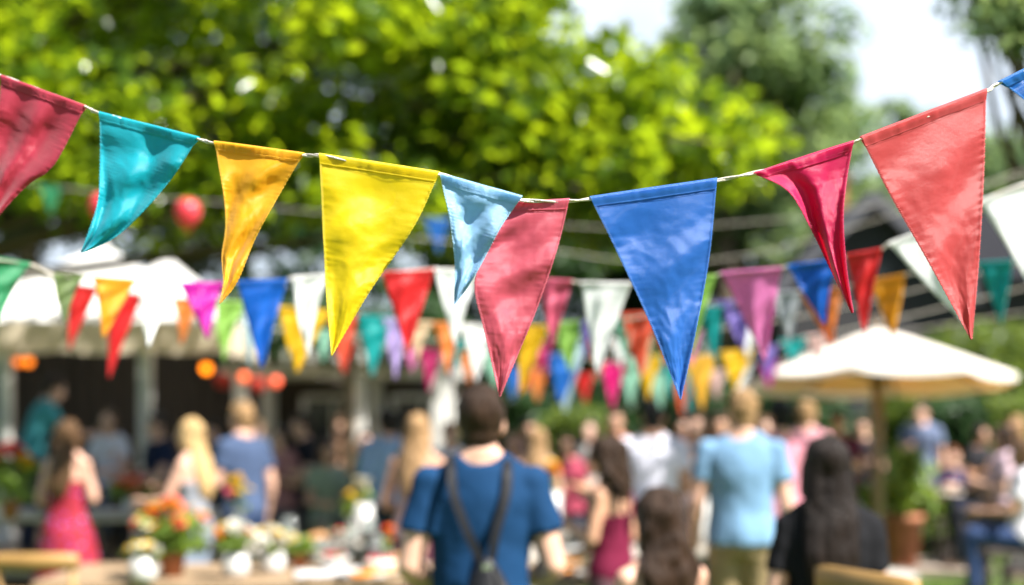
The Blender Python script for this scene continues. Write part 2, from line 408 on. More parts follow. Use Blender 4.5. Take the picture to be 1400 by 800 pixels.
# ------------------------------------------------------------------ hedges and shrubs
def shrub(label, px0, px1, d, top_py, bot_z, lm, seed, n=40, per=120, leaf=.1, crad=.28, name='shrub', cat='shrub', group=None, dy=.9):
    x0, x1 = X(px0, d), X(px1, d); zt = Z(top_py, d)
    t = thing(name, label, cat, ((x0 + x1) / 2, d, 0), 0, group)
    rr = random.Random(seed); cs = []
    w = (x1 - x0) / 2
    for _ in range(n):
        u = rr.uniform(-1, 1); v = rr.uniform(-1, 1); h = bot_z + (zt - crad * .7 - bot_z) * (1 - .35 * abs(u) ** 2.5) * rr.random() ** .45
        cs.append((u * w, v * dy / 2, h))
    st = MB()
    for c in cs[::max(1, len(cs) // 12)]: st.tube([(c[0] * .3, c[1] * .3, -.05), (c[0] * .6, c[1] * .6, c[2] * .5), c], 0, 6, True, [.03, .02, .008])
    st.build('stem', bark, t, True)
    leaf_cloud('foliage', cs, per, crad, leaf, seed, lm, t)
    return t
shrub('bright sunlit hedge below the cottage at the right', 1225, 1480, 21, 432, .2, lm_hedge, 51, 130, 130, .12, .42, 'hedge', 'hedge', dy=1.4)
shrub('rounded dark bush right of the white parasol', 1265, 1345, 17.6, 512, .1, lm_dark, 52, 50, 120, .1, .3)
shrub('pale green bush at the right edge in front of the hedge', 1345, 1470, 17.2, 520, .1, lm_hedge, 53, 50, 120, .09, .3)
shrub('yellow green bush behind the crowd left of the blue pennant', 735, 835, 15.5, 535, .1, lm_hedge, 54, 44, 130, .09, .28)
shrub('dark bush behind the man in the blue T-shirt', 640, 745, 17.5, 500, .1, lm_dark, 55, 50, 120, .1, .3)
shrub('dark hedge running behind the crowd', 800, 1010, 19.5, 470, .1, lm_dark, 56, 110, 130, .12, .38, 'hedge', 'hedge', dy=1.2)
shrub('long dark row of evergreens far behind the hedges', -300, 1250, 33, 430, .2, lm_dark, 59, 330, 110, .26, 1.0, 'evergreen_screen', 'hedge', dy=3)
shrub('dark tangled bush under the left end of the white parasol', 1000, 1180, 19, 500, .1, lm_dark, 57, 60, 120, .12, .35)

# ------------------------------------------------------------------ marquee
white_canvas = mat('canvas', (.82, .8, .77), .75, .05, 2, .25, 60, transl=.25)
valance_m = mat('valance_canvas', (.78, .67, .5), .8, .08, 3, .3, 60, transl=.4)
white_paint = mat('white_paint', (.6, .59, .56), .5, .07, 5, .15, 30)
interior_shade = mat('interior_shade', (.022, .018, .015), .9, .3, 3, .3, 20, stretch=(1, 1, .2))  # near-black colour paints the shade inside the marquee
deck_m = mat('deck_wood', (.2, .14, .09), .75, .25, 4, .4, 30, stretch=(.3, 4, 1))
def marquee(label, pxa, pxb, yf, depth, z_eave, z_apex, val, posts, group=None, back=True, floor=.28):
    x0, x1 = X(pxa, yf), X(pxb, yf); cx = (x0 + x1) / 2; cyy = yf + depth / 2
    t = thing('marquee', label, 'marquee', (cx, cyy, 0), 0, group)
    w = (x1 - x0) / 2; dd = depth / 2
    n = 14; vs = []; fs = []
    rings = 9
    per = []
    for sx0, sy0, sx1, sy1 in ((-1, -1, 1, -1), (1, -1, 1, 1), (1, 1, -1, 1), (-1, 1, -1, -1)):
        for k in range(n): u = k / n; per.append((sx0 + (sx1 - sx0) * u, sy0 + (sy1 - sy0) * u, 4 * u * (1 - u)))
    m_ = len(per)
    for r in range(rings + 1):
        k = 1 - r / rings * .985
        zc = z_eave + (z_apex - z_eave) * ((1 - k) ** 1.22)
        for (sx, sy, mid) in per:
            vs.append((sx * w * k, sy * dd * k, zc - .05 * mid * k * (1 if r else 0)))
    for r in range(rings):
        for i in range(m_): fs.append((r * m_ + i, r * m_ + (i + 1) % m_, (r + 1) * m_ + (i + 1) % m_, (r + 1) * m_ + i))
    fs.append(tuple(range(rings * m_, rings * m_ + m_)))
    MB().add(vs, fs).build('roof', white_canvas, t, True)
    vb = MB(); a = []
    for (sx, sy, mid) in per: a.append((sx * (w + .012), sy * (dd + .012)))
    vv = []; ff = []
    for zz, k in ((z_eave + .012, 0), (z_eave - val * .5, .012), (z_eave - val, .02)):
        for i, (x, y) in enumerate(a): vv.append((x * (1 + k * .3), y * (1 + k * .3), zz - (abs(math.sin(i * PI * 2 / 7)) * .035 if k == .02 else 0)))
    for r in range(2):
        for i in range(m_): ff.append((r * m_ + i, (r + 1) * m_ + i, (r + 1) * m_ + (i + 1) % m_, r * m_ + (i + 1) % m_))
    vb.add(vv, ff).build('valance', valance_m, t, True)
    fin = MB(); fin.lathe([(.001, -.05), (.05, -.04), (.03, .05), (.045, .1), (.001, .16)], (0, 0, z_apex), 12); fin.build('finial', white_paint, t, True)
    for p in posts:
        xp = X(p, yf) - cx
        q = MB(); q.box((xp, -dd + .12, floor + (z_eave - floor) / 2), (.13, .13, z_eave - floor - .01), bev=.012); q.box((xp, -dd + .12, floor + .06), (.2, .2, .12), bev=.015)
        q.box((xp, -dd + .12, z_eave - .16), (.18, .18, .06), bev=.01); q.build('post', white_paint, t)
    for sx in (-1, 1):
        q = MB(); q.box((sx * (w - .12), dd - .12, floor + (z_eave - floor) / 2), (.13, .13, z_eave - floor - .01), bev=.012); q.build('post', white_paint, t)
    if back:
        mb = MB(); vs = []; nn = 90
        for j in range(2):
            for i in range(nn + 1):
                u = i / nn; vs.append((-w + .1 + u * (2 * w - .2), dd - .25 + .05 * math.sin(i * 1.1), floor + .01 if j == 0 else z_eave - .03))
        mb.add(vs, [(i, i + 1, nn + 2 + i, nn + 1 + i) for i in range(nn)]); mb.build('back_shade_sheet', interior_shade, t, True)  # dark sheet standing in for the shaded interior
    return t
dk = MB()
for i in range(26): dk.box((-4.6 + 0, 12.95 + i * .2 + .09, .255), (6.9, .185, .05), bev=.006)
dk.box((-4.6, 15.6, .115), (6.8, 5.1, .228))
tag(dk.build('wooden_deck', deck_m), 'low wooden deck under the white marquee', 'deck')
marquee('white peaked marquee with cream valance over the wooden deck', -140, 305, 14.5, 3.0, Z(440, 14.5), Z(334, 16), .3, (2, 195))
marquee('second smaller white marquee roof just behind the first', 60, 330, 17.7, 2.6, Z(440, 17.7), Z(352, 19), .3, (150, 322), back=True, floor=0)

# ------------------------------------------------------------------ pergola with ivy
def pergola():
    yf = 17.0
    x0, x1 = X(318, yf), X(612, yf); zb = Z(514, yf)
    t = thing('pergola', 'white garden pergola with a dark back wall, right of the marquee', 'pergola', ((x0 + x1) / 2, yf, 0))
    w = (x1 - x0) / 2
    for px in (330, 492, 600):
        x = X(px, yf) - (x0 + x1) / 2
        MB().box((x, 0, zb / 2), (.15, .15, zb), bev=.01).box((x, 0, .08), (.22, .22, .16), bev=.01).build('post', white_paint, t)
        MB().box((x, 2.0, zb / 2), (.15, .15, zb), bev=.01).build('post', white_paint, t)
    MB().box((0, 0, zb + .08), (2 * w + .3, .12, .155), bev=.01).build('beam', white_paint, t)
    MB().box((0, 2.0, zb + .08), (2 * w + .3, .12, .155), bev=.01).build('beam', white_paint, t)
    for i in range(9): MB().box((-w + .1 + i * (2 * w - .2) / 8, 1.0, zb + .22), (.05, 2.7, .12), bev=.006).build('rafter', white_paint, t)
    wall = mat('dark_wall', (.05, .038, .03), .85, .3, 2, .4, 12)
    MB().box((0, 2.2, zb / 2), (2 * w, .12, zb), bev=.01).build('back_wall', wall, t)
    # window in the back wall
    gl = mat('window_glass', (.03, .035, .04), .08, .1)
    for cx in (-.35, .85):
        f = MB(); 
        for sx in (-1, 1): f.box((cx + sx * .4, 2.12, 1.3), (.07, .06, 1.1), bev=.005)
        for sz in (-1, 1): f.box((cx, 2.12, 1.3 + sz * .53), (.73, .06, .07), bev=.005)
        f.box((cx, 2.12, 1.3), (.04, .05, .98), bev=.004)
        wf = f.build('window', white_paint, t); MB().box((cx, 2.138, 1.3), (.74, .006, 1.0)).build('pane', gl, wf)
    iv = thing('climbing_ivy', 'dark ivy mass growing over the roof of the white pergola', 'ivy', ((x0 + x1) / 2, yf + .9, zb + .3))
    rr = random.Random(5); cs = [(rr.uniform(-w, w), rr.uniform(-1, 1), rr.uniform(0, .55)) for _ in range(90)]
    cs += [(rr.uniform(-w, w), -1.0, rr.uniform(-.1, .2)) for _ in range(20)]
    st = MB()
    for i in range(10): c = cs[i]; st.tube([(c[0] * .9, -.2, -.1), (c[0], c[1], c[2] * .5), c], .012, 5)
    st.build('stem', bark, iv)
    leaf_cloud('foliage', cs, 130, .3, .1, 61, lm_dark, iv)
pergola()
wood = mat('brown_wood', (.23, .15, .085), .6, .3, 3, .3, 22, stretch=(1, 1, .2))
light_wood = mat('pale_wood', (.27, .185, .11), .6, .25, 3, .3, 22, stretch=(.25, 2, 2))
q = thing('timber_post', 'slim brown timber post standing right of the red lanterns', 'post', (X(477, 13.6), 13.6, 0))
MB().box((0, 0, 1.15), (.12, .12, 2.3), bev=.012).build('shaft', wood, q); MB().box((0, 0, 2.33), (.17, .17, .05), bev=.01).build('cap', wood, q)

# ------------------------------------------------------------------ cottage
def cottage():
    d = 25.0
    slate = mat('slate', (.016, .016, .02), .85, .3, 9, .6, 30, spec=.12)
    blk = mat('black_boards', (.02, .019, .022), .8, .3, 5, .5, 20, stretch=(1, 1, 6))
    trim = mat('grey_trim', (.07, .07, .085), .6, .15, 5)
    brick = mat('brick', (.33, .13, .07), .85, .3, 12, .6, 30)
    ax, az = X(1190, d), Z(262, d)
    t = thing('cottage', 'dark boarded cottage with slate roof and gable at the right', 'house', (ax, d, 0))
    hw = 1.55; ez = az - 1.62
    # gable wing (front), wall
    mb = MB(); vs = [(-hw, 0, 0), (hw, 0, 0), (hw, 0, ez), (0, 0, az - .12), (-hw, 0, ez)]
    vs += [(x, 3.0, z) for x, y, z in vs]
    mb.add(vs, [(0, 1, 2, 3, 4), (9, 8, 7, 6, 5), (0, 5, 6, 1), (1, 6, 7, 2), (4, 9, 5, 0), (2, 7, 8, 3), (3, 8, 9, 4)]); mb.build('wall', blk, t)
    for s in (-1, 1):
        r = MB(); dx, dz = s * (hw + .25), -(hw + .25) * (az - .12 - ez) / hw
        v = [(0, -.3, az), (dx, -.3, az + dz), (dx, 3.2, az + dz), (0, 3.2, az)]
        r.add([(x, y, z - .14) for x, y, z in v] + v, [(0, 1, 2, 3)[::-1], (4, 5, 6, 7), (0, 1, 5, 4), (1, 2, 6, 5), (2, 3, 7, 6), (3, 0, 4, 7)]); r.build('roof_slope', slate, t)
        b = MB(); b.add([(0, -.36, az + .02), (dx, -.36, az + dz + .02), (dx, -.36, az + dz - .26), (0, -.36, az - .26), (0, -.305, az + .02), (dx, -.305, az + dz + .02), (dx, -.305, az + dz - .26), (0, -.305, az - .26)], [(0, 1, 2, 3), (7, 6, 5, 4), (0, 4, 5, 1), (1, 5, 6, 2), (2, 6, 7, 3), (3, 7, 4, 0)]); b.build('bargeboard', trim, t)
    # main body with the ridge along x
    mz = az + .25
    b = MB(); x0, x1 = .2, 7.5
    b.box(((x0 + x1) / 2, 4.5, (az - 1.3) / 2), (x1 - x0, 4.2, az - 1.3)); b.build('main_wall', blk, t)
    r = MB(); r.add([(x0 - .2, 2.0, az - 1.35), (x1 + .3, 2.0, az - 1.35), (x1 + .3, 4.5, mz), (x0 - .2, 4.5, mz), (x0 - .2, 7.0, az - 1.35), (x1 + .3, 7.0, az - 1.35)], [(0, 1, 2, 3), (3, 2, 5, 4), (0, 3, 4), (1, 5, 2), (0, 4, 5, 1)]); r.build('main_roof', slate, t)
    # windows, framed
    gl = mat('window_glass', (.03, .035, .04), .08, .1)
    def window(cx, cy_, cz, w, h):
        f = MB()
        for s in (-1, 1): f.box((cx + s * (w / 2 - .03), cy_ - .03, cz), (.07, .06, h), bev=.006); f.box((cx, cy_ - .03, cz + s * (h / 2 - .03)), (w - .13, .055, .06), bev=.006)
        f.box((cx, cy_ - .03, cz), (.04, .05, h - .13))
        o = f.build('window', trim, t); MB().box((cx, cy_ - .012, cz), (w - .1, .012, h - .1)).build('pane', gl, o)
    window(0, 0, az - 1.6, .6, .7); window(-.6, 0, 1.4, .8, 1.1); window(.7, 0, 1.4, .8, 1.1)
    for i in range(3): window(2.6 + i * 1.7, 2.4, 1.6, .9, 1.1)
    ch = MB(); ch.box((.25, 4.3, mz + .1), (.55, .55, 1.1), bev=.02); ch.box((.25, 4.3, mz + .63), (.66, .66, .1), bev=.02); o = ch.build('chimney', brick, t)
    p = MB()
    for s in (-1, 1): p.lathe([(.08, 0), (.1, .04), (.075, .25), (.09, .28)], (.25 + s * .14, 4.3, mz + .66), 12, True)
    p.build('chimney_pot', brick, o, True)
cottage()

# ------------------------------------------------------------------ parasol
def parasol():
    d = 14.0; cx = X(1200, d); zt = Z(449, d); ze = Z(519, d); w = 180 / F * d
    t = thing('parasol', 'large white parasol on a wooden pole beside the terracotta planter', 'parasol', (cx, d, 0))
    cv = mat('parasol_canvas', (.84, .81, .75), .8, .05, 2, .2, 60, transl=.28, tcol=(.9, .52, .2))
    n = 8; per = 8; vs = []; fs = []; rings = 10; a0 = PI / 8
    for r in range(rings + 1):
        k = .02 + .98 * r / rings
        for s in range(n):
            A = a0 + s * 2 * PI / n; B = A + 2 * PI / n
            for j in range(per):
                u = j / per
                x = (math.cos(A) * (1 - u) + math.cos(B) * u) * w * k; y = (math.sin(A) * (1 - u) + math.sin(B) * u) * w * k
                sag = .07 * 4 * u * (1 - u) * math.sin(k * PI * .75) * .8
                vs.append((x, y, zt - (zt - ze) * k ** 1.08 - sag - y * .085))
    m_ = n * per
    for r in range(rings):
        for i in range(m_): fs.append((r * m_ + i, (r + 1) * m_ + i, (r + 1) * m_ + (i + 1) % m_, r * m_ + (i + 1) % m_))
    fs.append(tuple(range(m_)))
    cvo = MB().add(vs, fs).build('canopy', cv, t, True)
    q = cvo.modifiers.new('thick', 'SOLIDIFY'); q.thickness = .004
    # valance strip
    vv = []
    for j, (kk, dz) in enumerate(((1.004, .0), (1.008, -.05))):
        for i in range(m_):
            v = vs[rings * m_ + i]; vv.append((v[0] * kk, v[1] * kk, v[2] + dz))
    MB().add(vv, [(i, m_ + i, m_ + (i + 1) % m_, (i + 1) % m_) for i in range(m_)]).build('valance', cv, t, True)
    MB().tube([(0, 0, .05), (0, 0, zt - .02)], .058, 14).build('pole', light_wood, t, True)
    MB().lathe([(.001, 0), (.09, .0), (.09, .07), (.05, .1), (.001, .1)], (0, 0, ze - .05), 14).build('hub', wood, t, True)
    MB().lathe([(.001, -.03), (.04, -.01), (.03, .05), (.045, .09), (.001, .13)], (0, 0, zt), 12).build('finial', wood, t, True)
    for s in range(n):
        A = a0 + s * 2 * PI / n; e = Vector((math.cos(A) * w * .97, math.sin(A) * w * .97, ze - math.sin(A) * w * .97 * .085 - .01))
        rb = MB().tube([(0, 0, zt - .06), e], .014, 6).build('rib', wood, t)
        MB().tube([(0, 0, ze), (e.x * .55, e.y * .55, zt - (zt - ze) * .55 - .03 - e.y * .55 * .085)], .01, 6).build('strut', wood, rb)
    MB().lathe([(.001, 0), (.38, 0), (.38, .06), (.1, .1), (.07, .3), (.055, .32)], (0, 0, .0), 24).build('base', mat('stone_base', (.3, .29, .27), .8, .2, 6, .4), t, True)
parasol()

# ------------------------------------------------------------------ glowing lanterns
def lantern(px, py, d, r, col, st, label):
    p = P(px, py, d)
    t = thing('lantern', label, 'lantern', p, 0, 'lit lanterns of the marquee and pergola')
    g = bpy.data.materials.new('lantern_glow'); g.use_nodes = True; b = g.node_tree.nodes['Principled BSDF']
    b.inputs['Base Color'].default_value = (*col, 1); b.inputs['Emission Color'].default_value = (*col, 1); b.inputs['Emission Strength'].default_value = st
    MB().ell((0, 0, 0), (r, r, r), nu=18, nv=12).build('globe', g, t, True)
    cp = mat('black_metal', (.03, .03, .03), .4, .2)
    MB().lathe([(.001, r + .04), (.022, r + .035), (.025, r * .85), (.001, r * .85)], (0, 0, 0), 10).build('cap', cp, t, True)
    MB().tube([(0, 0, r + .03), (0, 0, r + .28)], .004, 5).build('wire', cp, t)
lantern(25, 495, 14.9, .04, (1, .2, .012), .8, 'small orange lantern, left one of the touching pair')
lantern(39, 495, 14.7, .042, (1, .22, .012), 1.1, 'small orange lantern, right one of the touching pair')
lantern(282, 504, 14.6, .05, (1, .22, .005), 1.9, 'brightest orange lantern under the right end of the marquee')
lantern(333, 516, 15.2, .05, (.9, .12, .02), .6, 'dim red orange lantern between two brighter ones')
lantern(377, 522, 15.4, .055, (.9, .12, .05), .55, 'reddish lantern hanging nearest the timber post')
# red paper shades strung between pergola and marquee
for i, (px, py, lab) in enumerate(((305, 520, 'round red paper shade beside the brightest lantern'), (352, 526, 'round red paper shade between the two reddish lanterns'))):
    p = P(px, py, 16.2); t = thing('paper_shade', lab, 'paper shade', p, 0, 'red paper shades')
    pm = mat('red_paper', (.4, .03, .015), .7, .15, transl=.4); prof = []
    for k in range(15):
        th = PI * (k + .6) / 15.2; prof.append((.1 * math.sin(th) + .004 * (k % 2), -.09 * math.cos(th)))
    MB().lathe(prof, (0, 0, 0), 20).build('shade', pm, t, True); MB().tube([(0, 0, .08), (0, 0, .3)], .003, 5).build('wire', mat('black_metal', (.03,) * 3), t)

# ------------------------------------------------------------------ bunting
cord_m = mat('cord', (.62, .55, .48), .8, .15, 40, .5, 300)
def smooth_path(pts, step):
    """Catmull-Rom through pts"""
    pts = [Vector(p) for p in pts]; ext = [pts[0] * 2 - pts[1]] + pts + [pts[-1] * 2 - pts[-2]]; out = []
    for i in range(1, len(ext) - 2):
        p0, p1, p2, p3 = ext[i - 1:i + 3]; n = max(1, int((p2 - p1).length / step))
        for k in range(n):
            u = k / n
            out.append(.5 * ((2 * p1) + (p2 - p0) * u + (2 * p0 - 5 * p1 + 4 * p2 - p3) * u * u + (3 * p1 - p0 - 3 * p2 + p3) * u ** 3))
    out.append(pts[-1]); return out
def cord(pts, r, label, twisted=False):
    path = smooth_path(pts, .006 if twisted else .04)
    mb = MB()
    if twisted:
        acc = 0; ph = []
        for i, p in enumerate(path):
            if i: acc += (p - path[i - 1]).length
            ph.append(acc)
        for s in (0, PI):
            q = []
            for p, a in zip(path, ph):
                an = a / .05 * 2 * PI * .5 + s; sep = r * .55
                q.append(p + Vector((0, math.cos(an), math.sin(an))) * sep)
            mb.tube(q, r * .72, 8)
    else: mb.tube(path, r, 6)
    o = mb.build('bunting_cord', cord_m, smooth=True)
    tag(o, label, 'cord', 'bunting cords'); return o
def poly_at(poly, t):
    seg = [(Vector(poly[i + 1]) - Vector(poly[i])).length for i in range(len(poly) - 1)]; T = sum(seg) * t
    for i, s in enumerate(seg):
        if T <= s or i == len(seg) - 1: return Vector(poly[i]).lerp(Vector(poly[i + 1]), min(1, T / s))
        T -= s
def smooth_poly(poly):
    if len(poly) < 3: return poly
    return [tuple(v)[:2] for v in smooth_path([(x, y, 0) for x, y in poly], 12)]
def pennant(label, left, right, depth, col, cname, seed, amp=.006, nu=40, nv=110, hem=.013, front=True, group=None, tip_dd=0.0, twist=0.0, transl=.5, folds=None, rough=.36):
    """left / right: outline from cord to tip; depth: (left, right) metres"""
    rr = random.Random(seed)
    left = smooth_poly(left); right = smooth_poly(right)
    dl, dr = depth
    A = P(*left[0], dl); B = P(*right[0], dr)
    org = (A + B) / 2
    t = thing('pennant', label, 'pennant', org, 0, group)
    xd = (B - A).normalized(); wid = (B - A).length
    nrm = Vector((0, -1, 0)); nrm = (nrm - xd * nrm.dot(xd)).normalized(); dn = xd.cross(nrm)
    if dn.z > 0: dn = -dn
    ph = [rr.uniform(0, 6.28) for _ in range(8)]
    f = folds or [(1.3, .8, 1.0), (.6, 2.3, .6), (2.6, 1.5, .35), (1.0, 4.1, .25)]
    so = seed * 7.3
    def disp(s, u):
        e = min(1.0, u * 5)
        v = sum(a * math.sin(2 * PI * (fa * s + fb * u) + ph[i] + 1.0 * noise.noise(Vector((s * 1.2, u * 1.6, so + i)))) for i, (fa, fb, a) in enumerate(f))
        v = v * amp * .72 * e * (1 - .35 * u)
        v += amp * .22 * noise.noise(Vector((s * 2.2 + u * 1.2, u * 3.5 - s, so))) * e
        if front:
            # creases: sharp-sided ridges running diagonally
            c = noise.noise(Vector((s * 3.0 - u * 2.2, s * 1.2 + u * 6.5, so + 4))); v += .0009 * (1 - min(1, abs(c) * 2.2)) * e
            W = wid * (1 - u) + .004
            el, er = s * W, (1 - s) * W
            pk = math.sin(u * 2 * PI * 30 + 9 * noise.noise(Vector((u * 5, so, 1)))) * (.35 + 1.1 * abs(noise.noise(Vector((u * 7, s * 1.5, so + 9)))))
            v += .0009 * pk * (math.exp(-el / .008) + math.exp(-er / .008)) * e * min(1, W / .08)
            v += .0007 * noise.noise(Vector((s * 9, u * 22, so + 2))) * e
        v += twist * (s - .5) * math.sin(u * PI * .9) * wid
        return v
    def pos(s, u):
        a = poly_at(left, u); b = poly_at(right, u)
        if u > .985: b = a.lerp(b, .9)
        px, py = a.x + (b.x - a.x) * s, a.y + (b.y - a.y) * s
        d = dl + (dr - dl) * s * (1 - u) + (dr - dl) * .5 * u + tip_dd * u * u - disp(s, u)
        if front:
            W = 1.0; k = math.sin(u * 2 * PI * 41 + ph[5]); k *= .7
            px += (s - .5) * 2 * k * min(1, u * 6) * .6
        return P(px, py, d) - org
    vs = [pos(i / nu, (j / nv)) for j in range(nv + 1) for i in range(nu + 1)]
    # close the tip
    fs = [(j * (nu + 1) + i, j * (nu + 1) + i + 1, (j + 1) * (nu + 1) + i + 1, (j + 1) * (nu + 1) + i) for j in range(nv) for i in range(nu)]
    m = satin('satin_' + cname, col, transl, rough)
    c = MB().add(vs, fs).build('cloth', m, t, True)
    sol = c.modifiers.new('thickness', 'SOLIDIFY'); sol.thickness = .0004; sol.offset = 0
    # hem sleeve round the cord
    n = nu if front else 10; prof = []
    r = .0053 if front else .005
    for a in range(9):
        th = PI * a / 8; prof.append((math.cos(th) * r, math.sin(th) * r * .9))
    hv = []; hf = []
    for i in range(n + 1):
        s = i / n; base = pos(s, 0)
        wob = .0009 * noise.noise(Vector((s * 18, so, 3))) + .0007 * noise.noise(Vector((s * 50, so, 3)))
        hh = hem * (1 + .12 * noise.noise(Vector((s * 4, so, 8))))
        q0 = pos(s, hh / .3)
        dd_ = (q0 - base).normalized()
        row = [base + nrm * (.0016 + wob) + dd_ * hh, base + nrm * (.0026 + wob * 2) + dd_ * hh * .6]
        row += [base + nrm * (x + wob) - dd_ * z for x, z in prof]
        row += [base - nrm * .0026 + dd_ * hh * .6, base - nrm * .0016 + dd_ * hh]
        hv += row
    k = len(prof) + 4
    for i in range(n):
        for j in range(k - 1): hf.append((i * k + j, (i + 1) * k + j, (i + 1) * k + j + 1, i * k + j + 1))
    MB().add(hv, hf).build('hem', m, t, True)
    if front:
        st = MB()
        for s in (0.0, 1.0):
            W = 95
            for j in range(3, W):
                u = j / W; p = pos(s, u); p2 = pos(s, min(1, u + .008)); sgn = 1 if s == 0 else -1
                ins = xd * sgn * (.0026 + .0008 * rr.random())
                if u > .97: ins *= .4
                a = p - xd * sgn * .0007 + nrm * .0009; b = p2 + ins + nrm * .0011
                st.tube([a, (a + b) / 2 + nrm * .0006, b], .00042, 4)
        for j in range(60):
            s = (j + .2) / 60; s2 = (j + .75) / 60; q0 = pos(s, hem * .85 / .3); q1 = pos(s2, hem * .85 / .3)
            st.tube([q0 + nrm * .0026, q1 + nrm * .0026], .00035, 4)
        tm = mat('thread_' + cname, [min(1, c_ * .8 + .03) for c_ in col], .6, .1)
        st.build('stitching', tm, t)
    return t
GF = 'large satin pennants on the front cord'
RED = (.74, .05, .09); 
pennant('rosy red pennant cut by the left edge, with pale glossy folds', [(3, 106), (-6, 180), (-14, 250), (-16, 312)], [(116, 147), (74, 226), (42, 250), (8, 284), (-14, 312)], (2.52, 2.46), (.6, .05, .1), 'rose', 1, .009, group=GF, twist=.1, folds=[(2.0, .8, 1.1), (.6, 2.0, .7), (2.8, 1.2, .3)])
pennant('teal pennant swinging to the left, second from the left edge', [(137, 156), (137, 222), (133, 280), (111, 345)], [(270, 190), (232, 248), (178, 308), (145, 332), (112, 346)], (2.42, 2.36), (.0, .5, .62), 'teal', 2, .009, group=GF, twist=-.08, folds=[(1.6, -.9, 1.0), (.9, 2.6, .7), (2.8, -1.2, .3)])
pennant('orange yellow pennant with a folded curling tail', [(294, 196), (305, 262), (309, 310), (303, 350), (306, 385), (300, 415)], [(414, 212), (380, 270), (350, 325), (325, 385), (301, 416)], (2.32, 2.29), (.93, .52, .01), 'amber', 3, .008, group=GF, tip_dd=-.03, folds=[(1.5, 1.0, 1.0), (.6, 2.8, .8), (2.2, 3.2, .3)])
pennant('big bright yellow pennant with a curled tip', [(437, 213), (441, 300), (446, 400), (453, 486)], [(600, 238), (566, 310), (510, 392), (478, 445), (454, 487)], (2.24, 2.22), (.93, .74, .0), 'yellow', 4, .0055, group=GF, folds=[(1.1, -1.0, 1.0), (.4, 2.6, .8), (1.6, 4.2, .3)])
pennant('small pale blue pennant overlapping the pink one', [(602, 240), (615, 300), (622, 360), (621, 416)], [(712, 271), (684, 312), (660, 358), (640, 392), (622, 416)], (2.17, 2.16), (.36, .62, .86), 'paleblue', 5, .007, group=GF, folds=[(1.3, -1.2, 1.0), (.8, 2.4, .9), (2.4, 3.0, .4)], rough=.28)
pennant('coral pink pennant hanging behind the pale blue one', [(700, 279), (676, 325), (649, 385), (664, 460), (683, 543)], [(778, 275), (762, 340), (735, 420), (706, 490), (684, 543)], (2.2, 2.2), (.74, .13, .2), 'coralpink', 6, .0055, group=GF, folds=[(.9, -1.4, 1.0), (.5, 3.2, .9), (1.4, 5.2, .4)])
pennant('royal blue pennant in the centre right with a glossy hem', [(808, 272), (846, 350), (892, 450), (930, 546)], [(980, 247), (970, 350), (952, 450), (931, 547)], (2.2, 2.2), (.03, .2, .66), 'royalblue', 7, .005, group=GF, folds=[(1.0, .9, 1.0), (.3, 2.8, .8), (1.4, 4.6, .3)])
pennant('magenta pennant narrowed by a deep fold', [(1033, 238), (1078, 262), (1108, 312), (1135, 368), (1164, 428)], [(1166, 196), (1157, 250), (1153, 300), (1158, 370), (1167, 428)], (2.2, 2.2), (.72, .0, .12), 'magenta', 8, .011, group=GF, twist=.12, folds=[(1.6, .5, 1.2), (.8, 1.4, .8), (2.4, .9, .35)])
pennant('large salmon red pennant with a dark orange hem', [(1178, 190), (1216, 265), (1270, 360), (1327, 464)], [(1348, 125), (1345, 240), (1338, 360), (1329, 465)], (2.2, 2.22), (.68, .085, .09), 'salmon', 9, .0045, group=GF, folds=[(1.1, 1.2, 1.0), (.4, 2.9, .8), (1.4, 4.5, .3)])
pennant('blue pennant just entering at the top right corner', [(1368, 113), (1402, 138), (1455, 190)], [(1500, 50), (1480, 120), (1457, 191)], (2.23, 2.26), (.01, .2, .65), 'cornerblue', 10, .006, group=GF)
front_pts = [(-260, 0, 2.7), (-120, 56, 2.6), (3, 104, 2.52), (116, 146, 2.46), (137, 155, 2.42), (270, 190, 2.36), (294, 196, 2.32), (414, 212, 2.29), (437, 213, 2.24), (520, 226, 2.23), (600, 238, 2.22), (655, 256, 2.19), (708, 273, 2.19), (778, 275, 2.2), (808, 272, 2.2), (895, 262, 2.2), (980, 247, 2.2), (1033, 236, 2.2), (1100, 220, 2.2), (1166, 196, 2.2), (1178, 190, 2.2), (1265, 160, 2.21), (1348, 125, 2.22), (1368, 113, 2.23), (1500, 50, 2.26), (1700, -60, 2.4)]
cord([P(*p) for p in front_pts], .0026, 'twisted off-white cord carrying the large front pennants', True)

C = dict(green=(.05, .36, .16), olive=(.19, .27, .09), scarlet=(.72, .02, .02), amber=(.88, .43, .01), white=(.93, .93, .94), magenta=(.62, .0, .42), blue=(.0, .16, .68), paleblue=(.55, .7, .78), red=(.78, .02, .025),
         pink=(.76, .14, .26), lime=(.4, .66, .14), hotpink=(.88, .28, .62), grey=(.46, .48, .52), yellow=(.88, .58, .01), orange=(.85, .3, .06), teal=(.0, .42, .42), lavender=(.55, .42, .75), cream=(.8, .62, .42), mint=(.42, .72, .58),
         purple=(.28, .2, .62), crimson=(.6, .02, .18), navy=(.02, .07, .3), orangered=(.82, .12, .05), cobalt=(.02, .2, .66), fuchsia=(.78, .01, .25), blush=(.78, .55, .52), gold=(.88, .55, .06))
NM = dict(hotpink='bright pink', paleblue='pale blue', orangered='orange red', white='white')
def lerp_depth(tab, px):
    for (a, da), (b, db) in zip(tab, tab[1:]):
        if px <= b: return da + (db - da) * max(0, (px - a)) / (b - a)
    return tab[-1][1]
